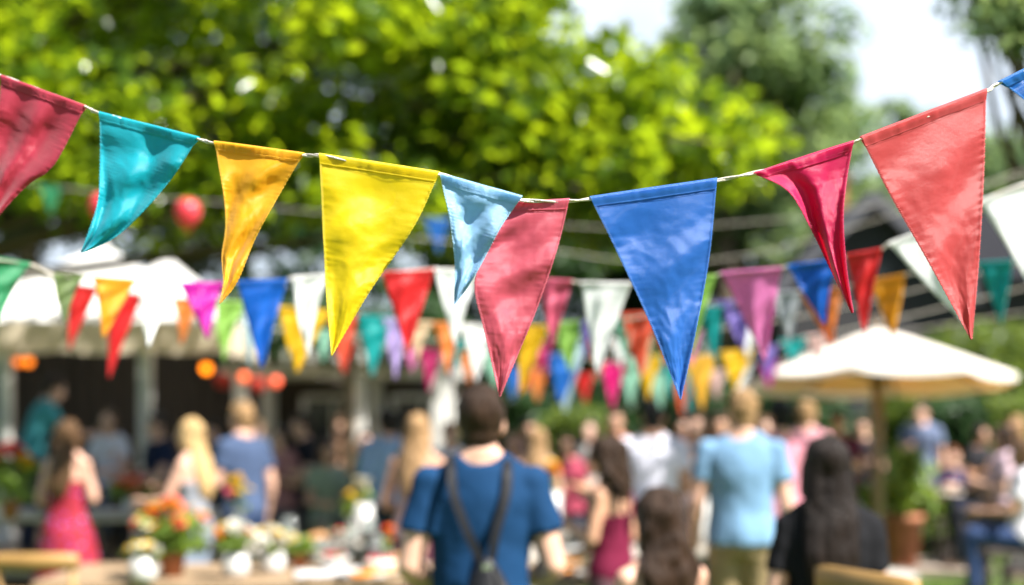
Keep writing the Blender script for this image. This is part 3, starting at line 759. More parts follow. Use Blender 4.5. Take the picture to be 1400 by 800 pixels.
def row(rname, tab, flags, extra_pts, group, clabel, r=.0022, amp=.008, seed0=100, widen=1.06):
    prev = None; pts = list(extra_pts); used = set()
    for i, fl in enumerate(flags):
        x0, y0, x1, y1, tx, ty, c = fl[:7]
        g_ = (x1 - x0) * (widen - 1) / 2; x0 -= g_; x1 += g_; ty += (widen - 1) * 35
        d0, d1 = lerp_depth(tab, x0), lerp_depth(tab, x1)
        nm = NM.get(c, c)
        lab = f'{nm} pennant on {rname}, ' + (f'next right of the {prev} one' if prev else 'first at its left end')
        if lab in used: lab = 'teal pennant on the third cord, cut by the right edge of the photo' if 'teal' in nm else lab.replace('next right of the red one', 'half hidden by the salmon red one')
        used.add(lab); prev = nm
        bend = (random.Random(seed0 + i).uniform(-1, 1)) * 3
        pennant(lab, [(x0, y0), ((x0 + tx) / 2 + bend, (y0 + ty) / 2), (tx, ty)], [(x1, y1), ((x1 + tx) / 2 + bend, (y1 + ty) / 2), (tx + 2, ty)], (d0, d1), C[c], 'b_' + c, seed0 + i, amp, 12, 22, .014, False, group, transl=.5)
        pts += [(x0, y0, d0), (x1, y1, d1)]
    pts.sort(key=lambda p: p[0])
    q = [pts[0]]
    for p in pts[1:]:
        if p[0] - q[-1][0] > 6: q.append(p)
    cord([P(*p) for p in q], r, clabel)
T2 = [(-300, 3.2), (0, 3.55), (300, 4.1), (700, 4.2), (1000, 4.05), (1200, 3.9), (1340, 3.85), (1500, 3.85)]
row('the second cord', T2, [(-28, 350, 38, 361, -8, 448, 'green'), (74, 376, 112, 379, 88, 440, 'olive'), (130, 380, 183, 384, 140, 462, 'amber'), (190, 385, 242, 388, 202, 474, 'white'), (248, 388, 303, 388, 283, 462, 'magenta'), (326, 386, 391, 383, 357, 503, 'blue'), (401, 380, 446, 376, 421, 487, 'white'),
    (524, 374, 592, 369, 557, 482, 'red'), (595, 368, 652, 372, 622, 472, 'white'), (734, 382, 781, 385, 755, 472, 'pink'), (796, 387, 861, 388, 816, 512, 'white'), (930, 382, 978, 377, 944, 484, 'lime'), (989, 374, 1067, 367, 1046, 492, 'hotpink'), (1079, 364, 1143, 356, 1127, 442, 'blue'),
    (1158, 350, 1204, 341, 1181, 455, 'red'), (1218, 333, 1312, 296, 1320, 441, 'white'), (1341, 276, 1440, 236, 1412, 398, 'white')],
    [(-300, 250, 3.2), (-120, 315, 3.4), (468, 378, 4.15), (690, 377, 4.2), (900, 386, 4.1), (1600, 160, 3.9)], 'mid-sized pennants on the second cord', 'pale cord of the second bunting row crossing the whole picture', .0035, .008, 200)
T3 = [(-300, 5.0), (700, 5.6), (1100, 5.3), (1500, 4.8)]
row('the third cord', T3, [(94, 388, 132, 394, 94, 474, 'scarlet'), (152, 398, 193, 404, 148, 513, 'red'), (238, 408, 270, 410, 246, 466, 'orange'), (298, 412, 334, 414, 305, 490, 'lime'), (334, 416, 360, 418, 340, 498, 'paleblue'), (385, 420, 450, 426, 405, 506, 'yellow'), (452, 427, 488, 430, 468, 505, 'orangered'),
    (490, 432, 533, 434, 508, 512, 'teal'), (527, 436, 560, 438, 540, 515, 'lavender'), (562, 440, 590, 441, 570, 490, 'cream'), (594, 442, 627, 443, 612, 508, 'orange'), (632, 446, 670, 447, 650, 518, 'white'), (708, 447, 748, 446, 710, 537, 'yellow'), (754, 443, 794, 440, 779, 505, 'lime'),
    (795, 440, 812, 439, 801, 486, 'purple'), (836, 437, 866, 435, 857, 488, 'mint'), (853, 430, 896, 428, 877, 512, 'orangered'), (956, 422, 988, 420, 979, 497, 'teal'), (980, 414, 1024, 410, 1016, 476, 'purple'), (1058, 402, 1097, 397, 1080, 464, 'grey'), (1095, 400, 1118, 398, 1135, 468, 'orange'), (1128, 398, 1151, 394, 1137, 470, 'orange'),
    (1189, 385, 1234, 376, 1219, 459, 'amber'), (1339, 360, 1382, 357, 1368, 440, 'teal')],
    [(-300, 300, 5.0), (0, 366, 5.2), (1290, 367, 5), (1500, 345, 4.8), (920, 427, 5.5)], 'small pennants on the third cord', 'pale cord of the third bunting row, behind the second one', .003, .009, 300, 1.14)
T4 = [(300, 7.2), (1500, 7.2)]
row('the fourth cord', T4, [(397, 440, 425, 446, 412, 492, 'pink'), (456, 466, 482, 470, 470, 506, 'scarlet'), (573, 478, 601, 480, 585, 531, 'crimson'), (606, 480, 626, 481, 614, 512, 'navy'), (632, 482, 658, 483, 640, 520, 'orange'), (664, 484, 690, 485, 676, 526, 'mint'), (708, 486, 736, 487, 718, 530, 'orangered'),
    (748, 484, 792, 486, 766, 548, 'cobalt'), (818, 496, 852, 497, 836, 554, 'fuchsia'), (856, 490, 880, 490, 866, 530, 'mint'), (874, 488, 904, 487, 886, 542, 'yellow'), (905, 487, 930, 487, 918, 540, 'teal'), (938, 488, 978, 487, 960, 556, 'gold'), (984, 482, 1028, 478, 1004, 528, 'yellow'), (1038, 476, 1062, 472, 1050, 512, 'purple'), (1068, 466, 1102, 462, 1084, 492, 'teal'),
    (1104, 460, 1132, 456, 1120, 492, 'blush')],
    [(300, 425, 7.2), (1250, 430, 7.2), (1500, 370, 7.2), (120, 380, 7.2), (-300, 300, 7.2)], 'little pennants on the fourth cord', 'thin cord of the fourth bunting row, above the heads', .003, .01, 400, 1.16)
T5 = [(300, 9.5), (1500, 9.5)]
row('the lowest cord', T5, [(690, 500, 712, 503, 700, 540, 'cobalt'), (722, 505, 745, 507, 734, 543, 'orange'), (758, 508, 786, 510, 772, 556, 'paleblue'), (790, 511, 812, 511, 800, 545, 'scarlet'), (850, 512, 872, 512, 862, 548, 'mint'), (888, 511, 914, 510, 903, 552, 'mint'), (920, 520, 944, 519, 932, 562, 'orangered'), (930, 512, 952, 511, 940, 560, 'teal'), (968, 508, 990, 506, 980, 540, 'blush'), (1000, 504, 1024, 502, 1012, 536, 'white'), (1040, 498, 1062, 495, 1050, 524, 'magenta')],
    [(560, 485, 9.5), (1200, 460, 9.5), (1700, 380, 9.5), (420, 455, 9.5), (-300, 400, 9.5)], 'tiny pennants on the lowest cord', 'thin cord of the lowest and farthest bunting row', .003, .01, 500, 1.2)
T7 = [(300, 6.6), (1500, 6.6)]
row('the slack cord', T7, [(332, 446, 352, 448, 342, 482, 'blush'), (432, 452, 456, 454, 440, 492, 'mint'), (548, 462, 572, 464, 562, 506, 'hotpink'), (612, 466, 636, 467, 622, 502, 'teal'), (680, 468, 704, 468, 690, 508, 'navy'), (728, 468, 752, 468, 742, 512, 'crimson'), (776, 467, 800, 466, 788, 510, 'paleblue'),
    (806, 466, 832, 465, 822, 508, 'orange'), (838, 464, 862, 463, 848, 500, 'white'), (868, 462, 892, 461, 884, 508, 'cream'), (902, 459, 926, 457, 912, 500, 'red'), (934, 455, 958, 453, 944, 498, 'hotpink'), (1008, 446, 1034, 443, 1022, 488, 'white')],
    [(-300, 340, 6.6), (200, 420, 6.6), (1180, 415, 6.6), (1500, 330, 6.6)], 'small pennants on the slack cord', 'slack thin cord between the third and fourth bunting rows', .0025, .01, 700, 1.1)
T6 = [(0, 9.2), (1500, 9.2)]
row('the high far cord', T6, [(52, 252, 82, 256, 68, 292, 'green'), (583, 299, 616, 300, 599, 344, 'cobalt')], [(-200, 222, 9.2), (0, 243, 9.2), (170, 267, 9.2), (280, 275, 9.2), (440, 290, 9.2), (700, 304, 9.2), (860, 312, 9.2), (1000, 306, 9.2), (1200, 280, 9.2), (1700, 180, 9.2)], 'pennants on the high far cord', 'faint high cord in front of the tree carrying the balloons', .0025, .01, 600)
cord([P(*p) for p in ((560, 325, 8), (660, 334, 8), (760, 343, 8), (860, 356, 8), (1000, 352, 8), (1200, 300, 8), (1700, 130, 8))], .0025, 'faint bare cord above the second bunting row, right of centre')
# ------------------------------------------------------------------ balloons
def balloon(px, py, d, r, ytop, label):
    p = P(px, py, d); t = thing('balloon', label, 'balloon', p, 0, 'red balloons on the far cord')
    bm = mat('balloon_rubber', (.78, .06, .09), .22, .06, transl=.3, spec=.7)
    prof = []
    for k in range(25):
        th = PI * k / 24; z = math.cos(th); rad = math.sin(th) * (1 - .16 * (1 - z) * .5)
        prof.append((max(.001, rad * r), (z * 1.18 if z < 0 else z) * r))
    MB().lathe(prof, (0, 0, 0), 28).build('skin', bm, t, True)
    MB().lathe([(.004, 0), (.006, -.01), (.014, -.028), (.012, -.03)], (0, 0, -r * 1.17), 10).build('knot', bm, t, True)
    MB().tube([(0, 0, -r * 1.2), (.03, -.01, -r * 1.2 + .02), (r * 1.02, -.01, 0), (.01, 0, Z(ytop, d) - p.z)], .0025, 5).build('string', cord_m, t)
balloon(257, 290, 9.2, .088, 273, 'rosy red balloon hanging below the high far cord')
balloon(139, 282, 9.2, .085, 264, 'dark red balloon half hidden behind the teal pennant')
#--PART2--
# ------------------------------------------------------------------ people
SKIN = {k: mat('skin_' + k, c, .5, .06, 12, .1, 90, spec=.4) for k, c in dict(fair=(.62, .36, .26), tan=(.5, .27, .17), light=(.68, .42, .32), brown=(.3, .16, .1)).items()}
HAIR = {k: mat('hair_' + k, c, .5, .35, 22, .9, 60, spec=.2, stretch=(3, 3, .25)) for k, c in dict(dark=(.012, .007, .005), brown=(.03, .015, .008), midbrown=(.09, .048, .022), sandy=(.3, .18, .085), blond=(.5, .33, .15), auburn=(.16, .055, .025), black=(.005, .005, .005)).items()}
def cloth(name, col, rough=.85): return mat('fabric_' + name, col, rough, .12, 5, .7, 16, spec=.15)
def print_fabric(name, c0, c1, c2):
    if name in MATS: return MATS[name]
    m, t, b, o = nodes_of(name)
    tc = t.nodes.new('ShaderNodeTexCoord'); v = t.nodes.new('ShaderNodeTexVoronoi'); v.inputs['Scale'].default_value = 17
    L(t, tc.outputs['Object'], v.inputs['Vector'])
    r = t.nodes.new('ShaderNodeValToRGB'); r.color_ramp.interpolation = 'CONSTANT'
    r.color_ramp.elements[0].color = (*c1, 1); r.color_ramp.elements[1].position = .3; r.color_ramp.elements[1].color = (*c0, 1)
    e = r.color_ramp.elements.new(.14); e.color = (*c2, 1)
    L(t, v.outputs['Distance'], r.inputs[0]); L(t, r.outputs[0], b.inputs['Base Color']); b.inputs['Roughness'].default_value = .8
    MATS[name] = m; return m
eye_m = mat('eye_white', (.75, .74, .72), .2, .03); iris_m = mat('eye_iris', (.05, .03, .02), .2, .1); lip_m = mat('lips', (.45, .14, .12), .45, .1)
shoe_m = mat('shoe_leather', (.09, .06, .045), .5, .2); jean_m = cloth('denim', (.035, .06, .14))
ID3 = Matrix.Identity(3)
ARM = {  # elbow and wrist relative to the shoulder; x grows outward, y forward, z up
    'down': ((.055, -.03, -.29), (.075, .05, -.54)), 'bent': ((.07, -.03, -.28), (-.03, .2, -.36)), 'hold': ((.06, .02, -.27), (-.06, .24, -.2)),
    'reach': ((.05, .17, -.2), (.02, .41, -.24)), 'fwd': ((.04, .2, -.17), (.0, .44, -.12)), 'hip': ((.16, -.06, -.24), (.02, .05, -.42)), 'table': ((.06, .1, -.26), (-.02, .34, -.27)), 'pocket': ((.1, -.05, -.28), (.06, .04, -.5))}
def person(label, px, d, top, rz, skin='fair', hair=('short', 'brown'), shirt=('tee', (.5, .5, .5)), bottom=('trousers', (.1, .1, .12)), arms=('down', 'down'), fem=False, pose='stand', floor=0.0, lean=0.0, yaw=0.0, tilt=0.0, seed=1, group=None, fat=1.0, vox=.0105, hname=None, prt=None):
    """top: photo row of the top of the head; height follows from the distance"""
    ztop = Z(top, d); scale_h = 1.76 if pose == 'stand' else 1.36
    if pose == 'stand': S = (ztop - floor) / scale_h; seat = None
    else: S = .98 if not fem else .92; seat = ztop - floor - S * .885      # pelvis height above the floor
    root = thing('person', label, 'person', (X(px, d), d, floor), R(rz), group)
    w = .9 if fem else 1.0
    hipz = .92 * S if pose == 'stand' else max(.3, seat)
    sc = lambda p: Vector(p) * S
    hip = Vector((0, 0, hipz))
    LM = Matrix.Rotation(-lean, 3, 'X')
    def sp(x, y, z):
        z = z * 1.11 if z < .6 else z
        return hip + LM @ Vector((x * S, y * S, z * S))     # torso space
    rings = [(-.09, .12, .10), (-.03, .165 if fem else .155, .12), (.03, .168 if fem else .152, .12), (.13, .125 if fem else .142, .1), (.22, .125 if fem else .15, .1), (.33, .15 if fem else .17, .115), (.40, .15 if fem else .18, .107), (.45, .128 if fem else .155, .09), (.495, .08 if fem else .1, .068), (.53, .06, .055)]
    def torso(mb, infl, z0=-2, z1=2, flare=0.0):
        rs = []
        for z, rx, ry in rings:
            if z0 <= z <= z1: rs.append((sp(0, (.012 if z > .25 else 0), z), (rx * fat + infl + flare * max(0, (.2 - z))) * S, (ry * fat + infl + flare * max(0, .2 - z)) * S, LM))
        mb.loft(rs, 24)
    body = MB(); torso(body, 0)
    if fem:
        for s in (-1, 1): body.ell(sp(s * .068, .085, .335), (.062 * S, .052 * S, .06 * S), LM, 12, 8)
    # legs
    legs = []
    for s in (-1, 1):
        h = hip + Vector((s * .088 * S, 0, -.02 * S))
        if pose == 'stand':
            k = Vector((s * .1 * S, .02 * S + s * .01, .49 * S)); a = Vector((s * .115 * S, -.025 * S, .085 * S))
        else:
            k = Vector((s * .13 * S, .43 * S, hipz + .01)); a = Vector((s * .12 * S, .40 * S, max(.085, hipz - .43 * S)))
        legs.append((h, k, a))
        body.cap(h, k, .083 * S * fat, .056 * S, 14); body.cap(k, a, .056 * S, .036 * S, 14); body.ell(a.lerp(k, .7) + Vector((0, -.018 * S, 0)), (.05 * S, .052 * S, .11 * S), None, 12, 8)
        body.cap(a + Vector((0, -.02 * S, -.045 * S)), a + Vector((s * .01, .13 * S, -.06 * S)), .036 * S, .028 * S, 12)
    # neck and head
    hr = Euler((tilt, 0, yaw)).to_matrix()
    hc = sp(0, .03, .69); H0 = S; 
    body.cap(sp(0, .0, .49), sp(0, .012, .62), .064 * S * w, .056 * S * w, 14)
    body.cap(sp(-.11, 0, .46), sp(0, -.01, .535), .04 * S, .05 * S, 10); body.cap(sp(.11, 0, .46), sp(0, -.01, .535), .04 * S, .05 * S, 10)
    def hp(x, y, z): return hc + hr @ (LM @ Vector((x * S, y * S, z * S)))
    HM = hr @ LM
    body.ell(hp(0, -.008, .02), (.077 * S, .094 * S, .097 * S), HM, 20, 14); body.ell(hp(0, .026, -.05), (.053 * S, .06 * S, .066 * S), HM, 14, 10); body.ell(hp(0, .062, -.088), (.026 * S, .022 * S, .02 * S), HM, 10, 8)
    body.cap(hp(0, .086, .01), hp(0, .104, -.026), .009 * S, .015 * S, 8)
    for s in (-1, 1):
        body.ell(hp(s * .075, -.008, -.01), (.012 * S, .021 * S, .033 * S), HM, 10, 8)
        body.ell(hp(s * .036, .072, -.03), (.02 * S, .014 * S, .018 * S), HM, 8, 6)
        body.cap(hp(s * .014, .084, .026), hp(s * .05, .074, .028), .008 * S, .008 * S, 6)
    # arms and hands
    arm_j = []
    for s, key in ((-1, arms[0]), (1, arms[1])):
        sh = sp(s * (.148 if fem else .178) * (1 + (fat - 1) * .5), 0, .432)
        e, wv = ARM[key]; E = sh + LM @ (Vector((s * e[0], e[1], e[2])) * S); W = sh + LM @ (Vector((s * wv[0], wv[1], wv[2])) * S)
        r0, r1, r2 = (.044, .036, .024) if fem else (.055, .043, .029)
        body.ell(sh, (r0 * 1.08 * S, r0 * 1.05 * S, r0 * 1.1 * S), None, 12, 8)
        body.cap(sh, E, r0 * S, r1 * S, 14); body.cap(E, W, r1 * S * .98, r2 * S, 14); body.ell(E.lerp(W, .25), (r1 * 1.08 * S,) * 3, None, 12, 8)
        arm_j.append((sh, E, W, r0, r1))
        f = (W - E).normalized(); side = f.cross(Vector((s, 0, .2))).normalized(); up = side.cross(f).normalized()
        HMx = Matrix((side, up, f)).transposed()
        pc = W + f * .048 * S; body.ell(pc, (.04 * S * w, .017 * S, .052 * S), HMx, 12, 8)
        curl = -s * up * .0
        for q, ln in enumerate((.066, .076, .071, .056)):
            o = pc + side * (q - 1.5) * .0205 * S * w + f * .04 * S; inn = Vector((-s, 0, 0)); inn = (inn - f * inn.dot(f)).normalized()
            m1 = o + (f * .9 + inn * .25).normalized() * ln * .55 * S; m2 = m1 + (f * .62 + inn * .75).normalized() * ln * .5 * S
            body.cap(o, m1, .0092 * S, .0085 * S, 8); body.cap(m1, m2, .0085 * S, .0072 * S, 8)
        tb = pc + side * -.026 * S * w - f * .02 * S; tm_ = tb + (side * -.75 + f * .7).normalized() * .04 * S
        body.cap(tb, tm_, .0115 * S, .0095 * S, 8); body.cap(tm_, tm_ + (side * -.2 + f).normalized() * .03 * S, .0095 * S, .008 * S, 8)
    organic('body', body, SKIN[skin], root, vox, 3)
    bodyo = BAKE[-1][0]
    for s in (-1, 1):
        eo = MB().ell(hp(s * .031, .0785, .006), (.0135 * S, .0105 * S, .0095 * S), HM, 12, 8).build('eye', eye_m, root, True)
        MB().ell(hp(s * .031, .0865, .006), (.0058 * S, .004 * S, .0058 * S), HM, 10, 6).build('iris', iris_m, eo, True)
        MB().cap(hp(s * .018, .089, .027), hp(s * .048, .08, .03), .0035 * S, .0028 * S, 6).build('eyebrow', HAIR[hair[1]], root, True)
    MB().ell(hp(0, .0865, -.055), (.023 * S, .007 * S, .0065 * S), HM, 12, 6).build('mouth', lip_m, root, True)
    # clothing
    kind, scol = shirt[0], shirt[1]
    sm = scol if not isinstance(scol, tuple) else cloth('%02x%02x%02x' % tuple(int(v * 255) for v in scol), scol)
    sb = MB()
    lo = -.03 if kind in ('tee', 'long') else -.03
    if kind in ('tee', 'long'):
        torso(sb, .02, -.05, .51, .06)
        if fem:
            for s in (-1, 1): sb.ell(sp(s * .066, .088, .335), (.07 * S, .06 * S, .066 * S), LM, 12, 8)
        for (sh, E, W, r0, r1), s in zip(arm_j, (-1, 1)):
            sb.ell(sh, ((r0 + .012) * S,) * 3, None, 14, 10)
            if kind == 'tee': sb.tube([sh - (E - sh) * .1, sh.lerp(E, .35), sh.lerp(E, .58)], 0, 14, True, [(r0 + .008) * S, (r0 + .011) * S, (r0 + .013) * S])
            else: sb.cap(sh, E, (r0 + .017) * S, (r1 + .016) * S); sb.cap(E, W, (r1 + .016) * S, (.045) * S)
        sb.cap(sp(-.12, 0, .455), sp(-.06, -.01, .492), .052 * S, .05 * S, 10); sb.cap(sp(.12, 0, .455), sp(.06, -.01, .492), .052 * S, .05 * S, 10)
    else:
        torso(sb, .011, -.1 if kind == 'dress' else -.05, .36, .03)
        if fem:
            for s in (-1, 1): sb.ell(sp(s * .068, .088, .335), (.07 * S, .06 * S, .066 * S), LM, 12, 8)
        for s in (-1, 1):
            pts = [sp(s * .085, -.105, .33), sp(s * .085, -.085, .44), sp(s * .088, -.02, .505), sp(s * .085, .06, .47), sp(s * .08, .125, .38)]
            sb.tube(smooth_path(pts, .02), .013 * S if kind != 'strap' else .011 * S, 8)
    if kind == 'dress':
        if pose == 'stand':
            n = 24; vs = []
            sb.loft([(Vector((0, 0, hipz + .1 * S)), .14 * S, .112 * S, ID3), (Vector((0, 0, hipz)), .19 * S, .15 * S, ID3), (Vector((0, 0, hipz - .25 * S)), .24 * S, .2 * S, ID3), (Vector((0, .01, hipz - .48 * S)), .28 * S, .24 * S, ID3)], 24)
        else:
            for h, k, a in legs: sb.cap(h, k, .115 * S, .085 * S)
            sb.loft([(Vector((0, .1, hipz - .06 * S)), .2 * S, .2 * S, ID3), (Vector((0, .05, hipz + .08 * S)), .18 * S, .16 * S, ID3)], 24)
    organic('dress' if kind == 'dress' else ('shirt' if kind in ('tee', 'long') else 'top'), sb, sm, root, .012, 3, (.011, 7.0, 5.0, seed))
    if kind != 'dress':
        bc = bottom[1]; bm = bc if not isinstance(bc, tuple) else cloth('%02x%02x%02x' % tuple(int(v * 255) for v in bc), bc)
        bb = MB(); bb.loft([(hip + Vector((0, 0, -.1 * S)), .16 * S * fat, .125 * S, ID3), (hip + Vector((0, 0, -.02 * S)), .178 * S * fat, .135 * S, ID3), (sp(0, 0, .06), .165 * S * fat, .13 * S, LM)], 24)
        for h, k, a in legs:
            bb.cap(h, k, .1 * S * fat, .074 * S)
            if bottom[0] == 'trousers': bb.cap(k, a + Vector((0, 0, .0)), .072 * S, .058 * S)
            else: bb.cap(k.lerp(h, .1), k.lerp(h, .02), .08 * S, .08 * S)
        organic(bottom[0], bb, bm, root, .012, 3, (.009, 6.0, 4.0, seed + 5))
    for h, k, a in legs:
        sh_ = MB(); sh_.box(a + Vector((0, .055 * S, -.075 * S)), (.09 * S, .27 * S, .02), bev=.006); sh_.cap(a + Vector((0, -.02 * S, -.03 * S)), a + Vector((0, .13 * S, -.05 * S)), .045 * S, .034 * S); sh_.build('shoe', shoe_m, root, True)
    # hair
    st, hcname = hair; hb = MB()
    big = {'curly': .022}.get(st, 0)
    hb.ell(hp(0, -.02, .034), ((.084 + big) * S, (.096 + big) * S, (.1 + big * .7) * S), HM, 22, 16)
    if st == 'short':
        for q_ in range(26):
            a_ = q_ * 2.4 + seed; el2 = .25 + 1.2 * ((q_ * .618) % 1)
            hb.ell(hp(.068 * math.cos(a_) * math.cos(el2), -.022 + .078 * math.sin(a_) * math.cos(el2), .036 + .084 * math.sin(el2)), (.025 * S, .025 * S, .022 * S), HM, 8, 6)
        hb.ell(hp(0, -.05, -.045), (.06 * S, .046 * S, .058 * S), HM, 18, 12); hb.ell(hp(0, .03, .09), (.06 * S, .055 * S, .036 * S), HM, 12, 8)
        dsp = (.008, 30.0, 14.0, seed)
    elif st == 'buzz': dsp = (.003, 40, 40, seed)
    else:
        for s in (-1, 1): hb.cap(hp(s * .066, .0, .02), hp(s * .072, -.012, -.09), .026 * S, .028 * S, 12)
        if st == 'long':
            n_ = [(-.03, -.0, .088, .07), (-.068, -.1, .092, .058), (-.105, -.2, .106, .052), (-.13, -.3, .104, .046), (-.14, -.37, .088, .04), (-.145, -.43, .066, .03), (-.145, -.46, .04, .02)]
        elif st in ('wavy',): n_ = [(-.035, -.0, .092, .076), (-.065, -.1, .108, .07), (-.095, -.17, .122, .064), (-.11, -.23, .112, .056), (-.12, -.27, .085, .046), (-.12, -.3, .05, .03)]
        elif st == 'curly': n_ = [(-.04, .02, .112, .085), (-.055, -.07, .128, .085), (-.065, -.16, .135, .075), (-.075, -.23, .11, .06), (-.075, -.27, .06, .04)]
        elif st == 'bob': n_ = [(-.03, .0, .09, .075), (-.045, -.08, .094, .066), (-.05, -.14, .088, .058), (-.05, -.165, .06, .04)]
        elif st == 'bun': n_ = [(-.04, .0, .08, .06), (-.055, -.05, .06, .045)]; hb.ell(hp(.0, -.08, .115), (.042 * S, .042 * S, .04 * S), HM, 12, 10)
        hb.loft([(hp(0, y, z), rx * S, ry * S, HM) for y, z, rx, ry in n_], 24)
        dsp = {'long': (.01, 26, 4.5, seed), 'wavy': (.02, 17, 9, seed), 'curly': (.026, 22, 17, seed), 'bob': (.009, 26, 6, seed), 'bun': (.008, 26, 14, seed)}[st]
    ho = organic('hair', hb, HAIR[hcname], root, .0095, 2, dsp)
    # loose strands
    if d < 10.6:
        stm = MB(); rr = random.Random(seed * 13)
        for q in range(70 if d < 6 else 30):
            a = rr.uniform(0, 2 * PI); el_ = rr.uniform(.1, 1.3)
            o = hp(.085 * math.cos(a) * math.cos(el_), -.02 + .095 * math.sin(a) * math.cos(el_) - .01, .035 + .1 * math.sin(el_))
            if st in ('long', 'wavy', 'curly'): 
                if math.sin(a) > .2: continue
                ln = rr.uniform(.12, .42) if st != 'curly' else rr.uniform(.1, .28)
                k1 = o + (o - hc) * .25 + Vector((0, 0, -ln * .4 * S)); k2 = k1 + Vector((rr.uniform(-.03, .03), rr.uniform(-.03, .03), -ln * .6 * S))
            else: k1 = o + (o - hc) * .06; k2 = k1 + (o - hc) * .05 + Vector((rr.uniform(-.012, .012), rr.uniform(-.012, .012), 0))
            stm.tube(smooth_path([o.lerp(hc, .25), k1, k2], .03), .0009, 4)
        stm.build('loose_strands', HAIR[hcname], ho, True)
    return root, sp, S
# --- the man in the middle and his sling backpack
man, msp, mS = person('man seen from behind in a blue T-shirt with a dark sling bag', 658, 4.95, 519, 4, 'fair', ('short', 'brown'), ('tee', (.005, .034, .095)), ('trousers', (.05, .055, .07)), ('bent', 'bent'), seed=3, vox=.008, fat=.97, yaw=-.12)
def sling(man, sp, S):
    lt = mat('bag_leather', (.008, .008, .01), .5, .2, 8, .3, 40, spec=.25); mt = mat('buckle_metal', (.6, .6, .62), .25, .05, metal=1)
    t = thing('backpack', 'small dark backpack whose two straps meet between the shoulder blades', 'backpack', man.location, man.rotation_euler.z)
    bk = -.155
    J = sp(.01, bk - .012, .2)
    for s, a in ((-1, .105), (1, .085)):
        pts = [sp(s * a, .13, .36), sp(s * a, .1, .47), sp(s * a, .0, .522), sp(s * a, -.085, .488), sp(s * a * .92, bk + .022, .41), sp(s * a * .5, bk - .006, .3), J + Vector((s * .012, 0, 0))]
        path = smooth_path(pts, .02); mb = MB(); w = .015
        vs = []
        for i, p in enumerate(path):
            tn = (path[min(i + 1, len(path) - 1)] - path[max(i - 1, 0)]).normalized(); side = tn.cross(Vector((0, -1, 0)) if abs(tn.y) < .8 else Vector((0, 0, 1))); side = Vector((1, 0, 0)) - tn * tn.x; side.normalize(); nr = side.cross(tn)
            for q, h in ((-1, -1), (1, -1), (1, 1), (-1, 1)): vs.append(p + side * w * q + nr * .0025 * h)
        fs = [(i * 4 + k, i * 4 + (k + 1) % 4, i * 4 + 4 + (k + 1) % 4, i * 4 + 4 + k) for i in range(len(path) - 1) for k in range(4)] + [(3, 2, 1, 0)]
        mb.add(vs, fs).build('strap', lt, t)
    bag = MB(); bag.loft([(J + Vector((.0, -.02, .03)), .02, .012, ID3), (J + Vector((.0, -.03, -.02)), .05, .03, ID3), (J + Vector((.01, -.045, -.1)), .085, .045, ID3), (J + Vector((.015, -.05, -.24)), .105, .055, ID3), (J + Vector((.015, -.045, -.36)), .1, .052, ID3), (J + Vector((.015, -.04, -.385)), .085, .04, ID3)], 24)
    organic('bag_body', bag, lt, t, .008, 3, (.004, 14, 14, 3))
    MB().box(J + Vector((.0, -.05, .0)), (.034, .008, .026), bev=.003).build('buckle', mt, t)
    MB().tube(smooth_path([J + Vector((.02, -.05, .0)), J + Vector((.05, -.085, -.1)), J + Vector((.075, -.1, -.22)), J + Vector((.07, -.09, -.36))], .02), .009, 8).build('handle', lt, t, True)
    MB().box(J + Vector((.015, -.1, -.27)), (.12, .02, .11), bev=.008).build('pocket', lt, t)
sling(man, msp, mS)
person('woman with long straight black hair in a black top, right foreground', 1131, 4.85, 588, -3, 'fair', ('long', 'dark'), ('tee', (.008, .008, .01)), ('trousers', (.02, .02, .03)), ('down', 'down'), True, seed=4, vox=.009)
person('woman with wavy dark brown hair and bare shoulders, low in the foreground', 905, 4.95, 644, 24, 'fair', ('wavy', 'brown'), ('strap', (.02, .025, .06)), ('trousers', (.03, .04, .08)), ('table', 'table'), True, 'sit', seed=5, vox=.009)
person('man in a light blue T-shirt and khaki trousers, seen from behind', 1014, 8.1, 527, -8, 'fair', ('short', 'sandy'), ('tee', (.15, .27, .41)), ('trousers', (.3, .22, .12)), ('down', 'down'), seed=6, yaw=.35, fat=1.08)
person('woman in a red flowered dress with bare back and brown hair', 92, 10.0, 570, -14, 'fair', ('long', 'midbrown'), ('dress', print_fabric('flower_print', (.27, .006, .022), (.6, .3, .4), (.25, .02, .2))), arms=('bent', 'hold'), fem=True, seed=7)
person('woman with long blond hair and a grey tank top in profile', 264, 9.7, 568, 72, 'fair', ('long', 'blond'), ('tank', (.24, .25, .28)), ('shorts', (.25, .3, .4)), ('table', 'hold'), True, seed=8)
person('man in a navy T-shirt and jeans turned to the left', 333, 10.7, 546, 48, 'fair', ('short', 'sandy'), ('tee', (.05, .075, .14)), ('trousers', jean_m), ('hold', 'down'), seed=9)
person('man in a teal T-shirt leaning forward at the far left', 40, 13.6, 505, -62, 'fair', ('short', 'brown'), ('tee', (.06, .28, .32)), ('trousers', (.02, .025, .05)), ('fwd', 'fwd'), floor=.28, lean=.3, seed=10)
person('fair haired woman in a white shirt behind the left table', 150, 13.3, 551, 172, 'fair', ('bob', 'midbrown'), ('tee', (.6, .58, .66)), ('trousers', (.1, .1, .15)), ('table', 'table'), True, floor=.28, pose='sit', seed=11)
person('dark haired man in a navy shirt behind the left table', 218, 13.4, 556, 130, 'fair', ('short', 'dark'), ('tee', (.012, .02, .05)), ('trousers', (.03, .03, .04)), ('table', 'hold'), floor=.28, pose='sit', seed=12)
person('blond woman with bare shoulders and a pale pink top in the middle', 570, 9.2, 561, -10, 'tan', ('long', 'sandy'), ('strap', (.55, .36, .36)), ('shorts', (.25, .08, .12)), ('bent', 'bent'), True, seed=13)
